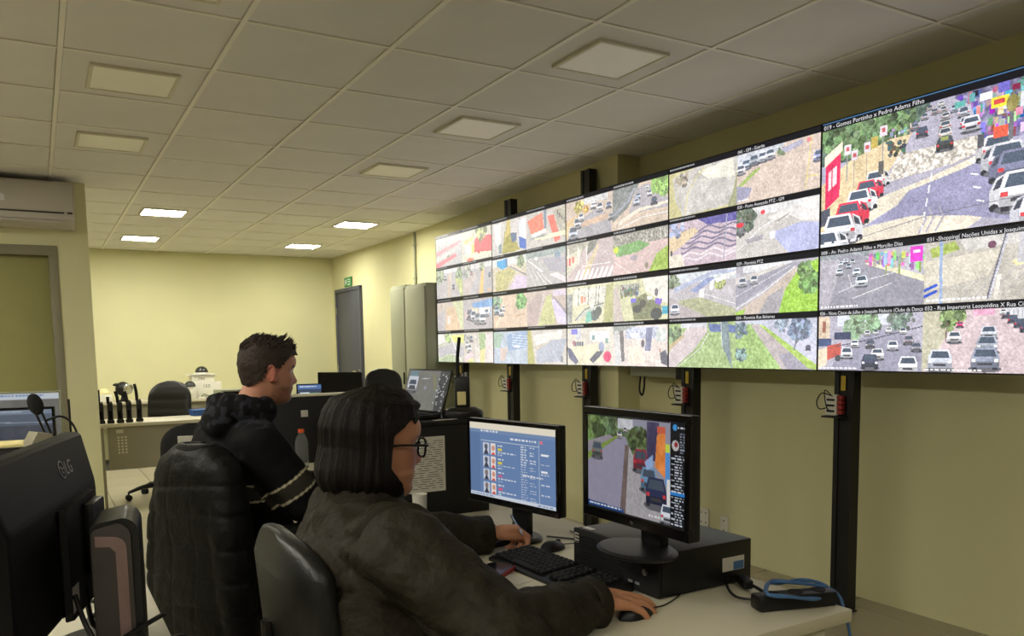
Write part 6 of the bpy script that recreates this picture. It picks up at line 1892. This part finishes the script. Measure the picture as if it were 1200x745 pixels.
M['jacket'] = mat('jacket_olive', (44, 39, 30), 0.62, var=0.12, vscale=5, bump=0.9, bscale=13, bdist=0.03, spec=0.15)
M['jacket_dark'] = mat('jacket_dark_lining', (26, 24, 22), 0.75)
jo = obj('jacket', jk, M['jacket'], parent=pw)
def ring_band(c, d, r, wd, th, n=28):
    """short cloth band around axis d"""
    d, s, u = frame_from(d)
    t = bmesh.new()
    rings = []
    for rr, off in ((r, -wd/2), (r+th, -wd/2+th*0.5), (r+th, wd/2-th*0.5), (r, wd/2), (r-th, wd/2-th*0.3), (r-th, -wd/2)):
        rings.append([Vector(c)+d*off+(s*math.cos(2*PI*i/n)+u*math.sin(2*PI*i/n))*rr for i in range(n)])
    loft(t, rings+[rings[0]], cap=False)
    return t
b = ring_band(wl(0.595, 1.652, 0.995), (0.15, 0.02, 1), 0.074, 0.045, 0.008)
obj('collar', b, M['jacket'], parent=jo)
for el, wr in ((r_el, r_wr), (l_el, l_wr)):
    b = ring_band(wr-(wr-el).normalized()*0.0, wr-el, 0.046, 0.035, 0.006)
    obj('cuff', b, M['jacket'], parent=jo)
# zip line and pink edge of the garment below, at the open front
b = NB(); tube(b, [wl(0.655, 1.615, 0.985), wl(0.71, 1.62, 0.93), wl(0.765, 1.62, 0.85), wl(0.785, 1.62, 0.74)], 0.006, 8)
obj('zip_edge', b, M['jacket_dark'], parent=jo)
M['pinkcloth'] = mat('pink_cloth', (150, 70, 74), 0.8)
b = NB(); ball(b, wl(0.745, 1.70, 0.76), (0.05, 0.07, 0.09))
obj('blouse', b, M['pinkcloth'], parent=pw)
# trousers
b = NB()
torso_loft(b, [(wl(0.57, 1.62, 0.452), 0.13, 0.18, 0), (wl(0.57, 1.62, 0.5), 0.16, 0.2, 0), (wl(0.57, 1.62, 0.6), 0.15, 0.18, 0)])
for s, yy in ((-1, 1.53), (1, 1.73)):
    capsules(b, [wl(0.60, 1.62+s*0.09, 0.545), wl(0.985, yy, 0.55), wl(1.0, yy, 0.12)], [0.092, 0.072, 0.055])
M['trousers_dark'] = mat('trousers_dark', (36, 36, 42), 0.85, bump=0.1, bscale=200)
obj('trousers', remeshed(b, 0.012, 4), M['trousers_dark'], parent=pw)
for yy in (1.53, 1.73):
    b = NB(); ball(b, wl(1.09, yy, 0.045), (0.125, 0.045, 0.045)); box(b, wl(0.97, yy, 0).x, wl(1.21, yy, 0).x, wl(0, yy-0.04, 0).y, wl(0, yy+0.04, 0).y, 0.001, 0.025, bev=0.01)
    obj('shoe', b, M['black'], parent=pw)

# hair: bob shell around the head, open at the face
def bob(T):
    nz, nt = 60, 150
    bm = NB()
    V = []
    for k in range(nz):
        u = k/(nz-1)
        z = .135-.232*u**0.9
        zz = min(z-.018, .1147)
        row = []
        # opening half-angle in front: closed over the crown, open at the face
        op = interp([(-.11, 1.20), (-.08, 1.30), (-.035, 1.56), (.03, 1.52), (.06, 1.18), (.085, .80), (.10, .35), (.112, .02), (.136, .01)], z)
        for i in range(nt):
            a = op+(2*PI-2*op)*i/(nt-1)
            c, s = math.cos(a), math.sin(a)
            zc = max(-.06, zz)
            f, bk, w = interp(FRONT, zc), interp(BACK, max(zc, -.02)), interp(WIDTH, max(zc, -.01))
            A = (min(f, .07)+.012 if c > 0 else .012-bk-.024)
            g = .016+.016*max(0, min(1, (.07-z)/.12))
            if z < -.06:
                g -= .018*((-.06-z)/.04)**2
            x = -.012+((min(f, .075)+.012)*abs(c)**.85 if c > 0 else -(-bk-.012)*abs(c)**.85)+c*g
            y = w*math.copysign(abs(s)**.9, s)+s*g*1.15
            if z > .1:
                r_ = math.sqrt(max(0, (.136-z)/.036)); r_ = min(1, r_)
                x = -.012+(x+.012)*max(.05, r_); y *= max(.05, r_)
            st = .0040*mnoise.noise(Vector((a*9, z*4, 1)))+.0024*mnoise.noise(Vector((a*26, z*7, 5)))
            x += c*st; y += s*st
            row.append(bm.verts.new((x, y, z+.010*mnoise.noise(Vector((a*3, 0, 2)))*u)))
        V.append(row)
    for k in range(nz-1):
        for i in range(nt-1):
            bm.faces.new((V[k][i], V[k][i+1], V[k+1][i+1], V[k+1][i]))
    top = bm.faces.new(V[0])
    bmesh.ops.recalc_face_normals(bm, faces=bm.faces)
    bmesh.ops.solidify(bm, geom=list(bm.faces), thickness=0.012)
    bmesh.ops.transform(bm, matrix=T, verts=bm.verts)
    return bm
M['hair_black'] = mat('hair_black', (20, 16, 13), 0.46, var=0.3, vscale=14, bump=0.5, bscale=40, stretch=(7, 7, 0.4), spec=0.18)
M['hair_brown'] = mat('hair_brown', (46, 33, 23), 0.6, var=0.3, vscale=30, bump=0.5, bscale=120)
obj('hair', bob(TH), M['hair_black'], parent=pw, smooth=70)
# forehead hair sweep
b = NB()
for i in range(26):
    a = -0.75+1.5*i/25
    p0 = Vector((-.01, .03*math.sin(a), .122)); p2 = Vector((.082*math.cos(a*1.1)+.004, .085*math.sin(a*1.1), .088-.045*abs(a)))
    tube(b, [TH @ p0, TH @ Vector((p2.x*.62, p2.y*.66, .117-.012*abs(a))), TH @ p2], [0.012, 0.011, 0.010, 0.009, 0.006, 0.003], 8, 6)
obj('fringe', b, M['hair_black'], parent=pw)
# glasses
b = NB()
n = 26
for s in (-1, 1):
    pts = [TH @ Vector((.093+.004*math.cos(a), s*.033+.026*math.copysign(abs(math.cos(a))**.7, math.cos(a)), .002+.0205*math.copysign(abs(math.sin(a))**.7, math.sin(a)))) for a in [2*PI*i/n for i in range(n+1)]]
    tube(b, pts, 0.0024, 8, 1)
    tube(b, [TH @ Vector((.092, s*.060, .008)), TH @ Vector((.082, s*.078, .010)), TH @ Vector((.04, s*.088, .010)), TH @ Vector((-.008, s*.088, .006)), TH @ Vector((-.02, s*.085, -.01))], 0.0028, 8)
tube(b, [TH @ Vector((.097, -.008, .006)), TH @ Vector((.104, 0, .010)), TH @ Vector((.097, .008, .006))], 0.0022, 8)
gl = obj('glasses', b, M['black_gloss'], parent=pw)
M['lens'] = mat('glasses_lens', (245, 248, 250), 0.03, trans=1.0, ior=1.05)
for s in (-1, 1):
    b = NB(); box(b, .0925, .0938, s*.033-.023, s*.033+.023, .002-.018, .002+.018, bev=0.0004, seg=1, M=TH)
    obj('lens', b, M['lens'], parent=gl)
b = NB(); cyl(b, l_wr+W0+Vector((0.075, -0.075, 0.008)), l_wr+W0+Vector((0.105, 0.03, 0.035)), 0.004, n=10); cyl(b, l_wr+W0+Vector((0.075, -0.075, 0.008)), l_wr+W0+Vector((0.0715, -0.088, 0.0045)), 0.004, 0.0012, n=10)
tag(obj('pen', b, M['chrome']), 'silver pen held in the left hand above the keyboard', 'pen')

# ---------- person in the black hoodie (farther)
N0 = Vector((0.58, 2.90, 0))
def ml(x, y, z):
    return Vector((x-N0.x, y-N0.y, z))
pm = thing('person', 'person with short brown hair in a black striped hoodie at the farther desk', 'person', N0)
YM = math.radians(14)
TH = frame_mat(ml(0.69, 2.85, 1.236), math.radians(4), math.radians(-6), 0, 0.95)
r_sh, r_el, r_wr = ml(0.615, 2.70, 1.0), ml(0.745, 2.675, 0.80), ml(0.93, 2.94, 0.80)
l_sh, l_el, l_wr = ml(0.55, 3.08, 1.0), ml(0.72, 3.22, 0.80), ml(0.95, 3.12, 0.79)
ft = math.radians(22)
b = NB()
add_head(b, TH, fw=0.98, jaw=1.03)
for s in (-1, 1):
    add_ear(b, TH, s)
capsules(b, [ml(0.585, 2.88, 1.03), ml(0.62, 2.87, 1.09), TH @ Vector((-.025, 0, -.06))], [0.075, 0.06, 0.057])
torso_loft(b, [(ml(0.60, 2.92, 0.46), 0.12, 0.16, ft), (ml(0.595, 2.915, 0.6), 0.11, 0.155, ft), (ml(0.56, 2.895, 0.8), 0.115, 0.165, ft), (ml(0.58, 2.89, 0.96), 0.11, 0.18, ft), (ml(0.585, 2.885, 1.03), 0.08, 0.15, ft), (ml(0.59, 2.88, 1.06), 0.06, 0.08, ft)])
capsules(b, [r_sh, r_el, r_wr], [0.058, 0.045, 0.028])
capsules(b, [l_sh, l_el, l_wr], [0.058, 0.045, 0.028])
kn = ((ml(0.93, 2.93, 0.55), -1), (ml(0.90, 3.12, 0.55), 1))
for p, s in kn:
    capsules(b, [ml(0.62, 2.92+s*0.09, 0.54), p, ml(p.x+N0.x+0.03, p.y+N0.y+0.03, 0.1), ml(p.x+N0.x+0.13, p.y+N0.y+0.06, 0.045)], [0.085, 0.062, 0.045, 0.036])
hand(b, r_wr, (0.75, 0.65, -0.12), (-0.05, -0.1, 1), (-0.6, 0.8, 0), [(0.2, 0.3, 0.3)]*4, thumb=(0.3, 0.2))
hand(b, l_wr, (0.95, -0.3, -0.1), (0, 0.1, 1), (-0.2, -0.9, 0), [(0.2, 0.3, 0.3)]*4, thumb=(0.3, 0.2))
body = remeshed(b, 0.0045, 3)
THI2 = TH.inverted()
MK, MR, BEARD = lin((206, 146, 118)), lin((196, 120, 100)), lin((132, 92, 70))
def skin_m(co):
    q = THI2 @ co
    c = MK
    if abs(q.z) < .14 and abs(q.x) < .14 and abs(q.y) < .1:
        c = mixc(c, MR, 0.55*sstep(.03, .08, q.x)*sstep(-.06, -.02, q.z)*(1-sstep(.0, .03, q.z)))
        bd = sstep(-.036, -.056, q.z)*sstep(-.005, .03, q.x)*(1-.6*sstep(-.11, -.125, q.z))
        bd = max(bd, .7*sstep(-.01, .004, q.x)*(1-sstep(.012, .026, q.x))*sstep(.0, -.05, q.z)*(abs(q.y) > .05))
        c = mixc(c, BEARD, .75*bd*(.8+.4*mnoise.noise(q*160)))
        if q.x > .085 and abs(q.y) < .022 and -.070 < q.z < -.053:
            c = LIP
        if q.x > .06 and .010 < abs(q.y) < .05 and .020 < q.z < .028:
            c = lin((70, 50, 38))
        if abs(q.y) > .072 and q.x > -.045:
            c = MR
    return c
paint(body, skin_m)
obj('body', body, M['skin'], parent=pm)
b = NB()
for s in (-1, 1):
    ball(b, TH @ Vector((.064, s*.031, .004)), .0115)
ey = obj('eyes', b, M['eye'], parent=pm)
b = NB()
for s in (-1, 1):
    ball(b, TH @ Vector((.0725, s*.031, .004)), .0052)
obj('iris', b, M['black_gloss'], parent=ey)
# hoodie
b = NB()
torso_loft(b, [(ml(0.60, 2.92, 0.48), 0.165, 0.20, ft), (ml(0.595, 2.915, 0.6), 0.155, 0.195, ft), (ml(0.59, 2.905, 0.75), 0.15, 0.20, ft), (ml(0.575, 2.89, 0.88), 0.15, 0.215, ft), (ml(0.58, 2.888, 0.97), 0.135, 0.215, ft),
               (ml(0.585, 2.885, 1.04), 0.105, 0.165, ft), (ml(0.595, 2.88, 1.085), 0.08, 0.10, ft), (ml(0.60, 2.875, 1.11), 0.07, 0.08, ft)], ex=0.92)
for sh, el, wr in ((r_sh, r_el, r_wr), (l_sh, l_el, l_wr)):
    capsules(b, [sh.lerp(ml(0.585, 2.89, 0.98), 0.3), sh, sh.lerp(el, 0.5), el, el.lerp(wr, 0.5), wr-(wr-el).normalized()*0.01], [0.09, 0.082, 0.075, 0.068, 0.055, 0.043], 24)
# hood lying on the back and shoulders
for i in range(9):
    a = PI*0.42+PI*1.16*i/8
    c = ml(0.605, 2.868, 1.108)+Vector((math.cos(a+ft)*0.088, math.sin(a+ft)*0.108, 0.020*abs(math.cos(a))))
    ball(b, c, (0.042, 0.042, 0.045))
ball(b, ml(0.515, 2.835, 1.075), (0.058, 0.085, 0.065))
hd = remeshed(b, 0.006, 6)
STR, HOOD, DGREY = lin((206, 196, 164)), lin((16, 15, 16)), lin((58, 54, 46))
def wrinkle_m(co, n):
    p = co+N0
    return 0.008*mnoise.noise(Vector((p.x*9, p.y*7, p.z*15)))+0.004*mnoise.noise(p*26)
displace(hd, wrinkle_m)
ra = (r_el-r_sh)
def cloth_m(co):
    p = co+N0
    # band across the back and chest, and around both upper arms
    q = None
    for sh, el in ((r_sh, r_el), (l_sh, l_el)):
        ab = el-sh; t = (co-sh).dot(ab)/ab.length_squared
        if (co-sh-ab*max(0, min(1, t))).length < 0.098 and 0.1 < t < 1.05 and (co-(ml(0.57, 2.89, co.z))).length > 0.165:
            q = (t-0.72)*ab.length
            break
    if q is None:
        if (co-ml(0.57, 2.89, co.z)).length < 0.30:
            q = (0.842-p.z)
    if q is not None:
        if abs(q) < 0.024:
            return DGREY
        if abs(q) < 0.031:
            return STR
    if p.z > 1.06 and mnoise.noise(p*40) > 0.05:
        return lin((44, 44, 52))
    return HOOD
paint(hd, cloth_m)
M['hoodie'] = attr_mat('hoodie_cloth', rough=0.85, bump=0.15, bscale=300, spec=0.2)
ho = obj('hoodie', hd, M['hoodie'], parent=pm)
for el, wr in ((r_el, r_wr), (l_el, l_wr)):
    obj('cuff', ring_band(wr, wr-el, 0.040, 0.04, 0.006), M['jacket_dark'], parent=ho)
# trousers and shoes
b = NB()
torso_loft(b, [(ml(0.60, 2.92, 0.452), 0.13, 0.17, ft), (ml(0.60, 2.92, 0.5), 0.15, 0.185, ft), (ml(0.60, 2.92, 0.6), 0.14, 0.17, ft)])
for p, s in kn:
    capsules(b, [ml(0.63, 2.92+s*0.09, 0.55), p+Vector((0, 0, 0.005)), ml(p.x+N0.x+0.03, p.y+N0.y+0.03, 0.11)], [0.095, 0.072, 0.056])
M['trousers_beige'] = mat('trousers_beige', (112, 102, 86), 0.85, bump=0.15, bscale=160)
obj('trousers', remeshed(b, 0.012, 4), M['trousers_beige'], parent=pm)
for p, s in kn:
    b = NB(); ball(b, (p.x+0.12, p.y+0.05, 0.045), (0.13, 0.05, 0.045), Matrix.Rotation(0.3, 4, 'Z')); box(b, -0.12, 0.12, -0.042, 0.042, 0.001, 0.025, bev=0.01, M=Matrix.Translation((p.x+0.12, p.y+0.05, 0)) @ Matrix.Rotation(0.3, 4, 'Z'))
    obj('shoe', b, M['black'], parent=pm)
# short hair: close cap plus tufts combed forward
rng = random.Random(5)
bm = NB()
rings = head_rings(grow=0.007, nz=64, nt=80, fw=0.985)
keep = []
Vv = [[bm.verts.new(p) for p in r] for r in rings]
def hairline(p):
    # lower edge of the hair for each angle around the head
    x, y, z = p
    ang = math.atan2(abs(y), x+.012)
    if ang < 0.75:
        return .066
    if ang < 1.25:
        return .066-(ang-.75)/.5*.05
    if ang < 1.72:
        return .016+0.0*(ang)
    if ang < 2.0:
        return .016-(ang-1.72)/.28*.05
    return -.034-(ang-2.0)/1.14*.048
for k in range(len(Vv)-1):
    for i in range(80):
        j = (i+1) % 80
        q = [Vv[k][i], Vv[k][j], Vv[k+1][j], Vv[k+1][i]]
        c = sum((v.co for v in q), Vector())/4
        if c.z > hairline(c):
            bm.faces.new(q)
bm.faces.new(Vv[-1])
for v in [v for v in bm.verts if not v.link_faces]:
    bm.verts.remove(v)
for v in bm.verts:
    top = max(0, min(1, (v.co.z-.045)/.06))
    d = Vector((v.co.x+.012, v.co.y, v.co.z*.8)).normalized()
    v.co += d*(.001+.009*top+.003*mnoise.noise(v.co*70))
bmesh.ops.transform(bm, matrix=TH, verts=bm.verts)
hr = obj('hair', bm, M['hair_brown'], parent=pm, smooth=60)
b = NB()
for i in range(420):
    a = rng.uniform(-PI, PI); zz = rng.uniform(.05, .118)
    k = min(1, max(0.08, ((.128-zz)/.05))) ** .5
    p = Vector((-.012+(.082 if abs(a) < PI/2 else .096)*math.cos(a)*k, .07*math.sin(a)*k, zz+.008))
    d = Vector((p.x*.5+.55, p.y*2.0, .42+.4*rng.random())).normalized()
    L = .014+.016*(p.x > .03)+.008*rng.random()
    q = p+d*L+Vector((rng.uniform(-.004, .004), rng.uniform(-.004, .004), 0))
    cyl(b, TH @ p, TH @ q, .0034, .0006, 5)
obj('hair_tufts', b, M['hair_brown'], parent=pm)

# ------------------------------------------------------------------ quilted jacket hanging over the farther chair
C0 = Vector((0.661, 2.877, 0))
ca, sa = math.cos(math.radians(30)), math.sin(math.radians(30))
b = NB()
secs = []
for z, cx, hx, hy, dy in ((0.30, -0.26, 0.09, 0.235, -0.03), (0.42, -0.27, 0.10, 0.235, -0.03), (0.56, -0.275, 0.10, 0.225, -0.035), (0.72, -0.28, 0.092, 0.21, -0.04), (0.86, -0.285, 0.085, 0.19, -0.045), (0.945, -0.285, 0.076, 0.165, -0.05), (0.99, -0.285, 0.06, 0.13, -0.05), (1.015, -0.285, 0.036, 0.09, -0.05)):
    secs.append((Vector((cx, dy, z)), hx, hy, 0))
torso_loft(b, secs, ex=0.7)
# sleeves hanging down on both sides
for s in (-1, 1):
    capsules(b, [Vector((-0.29, s*0.13-0.05, 0.93)), Vector((-0.305, s*0.165-0.045, 0.75)), Vector((-0.30, s*0.19-0.04, 0.55)), Vector((-0.29, s*0.20-0.04, 0.40))], [0.055, 0.06, 0.058, 0.05], 20)
qj = remeshed(b, 0.007, 8)
def quilt(co, n):
    d = 0.006*mnoise.noise(Vector((co.y*6, co.z*5, co.x*6)))+0.003*mnoise.noise(co*22)
    z = co.z+0.012*math.sin(co.y*9)+0.01*mnoise.noise(Vector((co.y*6, co.z*2, 3)))
    for zs in (0.40, 0.50, 0.60, 0.70, 0.80, 0.89):
        d -= 0.0042*math.exp(-((z-zs)/0.007)**2)
    for ys in (-0.12, 0.0, 0.12):
        d -= 0.002*math.exp(-((co.y-ys-0.01*math.sin(co.z*17))/0.006)**2)
    return d
displace(qj, quilt)
M['quilted'] = mat('quilted_jacket', (15, 15, 13), 0.5, var=0.15, vscale=8, bump=0.3, bscale=60, spec=0.2)
t = thing('quilted_jacket', 'dark quilted jacket hung over the back of the farther office chair', 'jacket', C0, math.radians(25))
obj('jacket_shell', qj, M['quilted'], parent=t)
b = NB()
tube(b, [Vector((-0.285+0.035*math.cos(a), -0.05+0.075*math.sin(a), 1.004)) for a in [0.3+i*(2*PI-0.6)/16 for i in range(17)]], 0.016, 10, 2)
obj('collar', b, M['quilted'], parent=t)
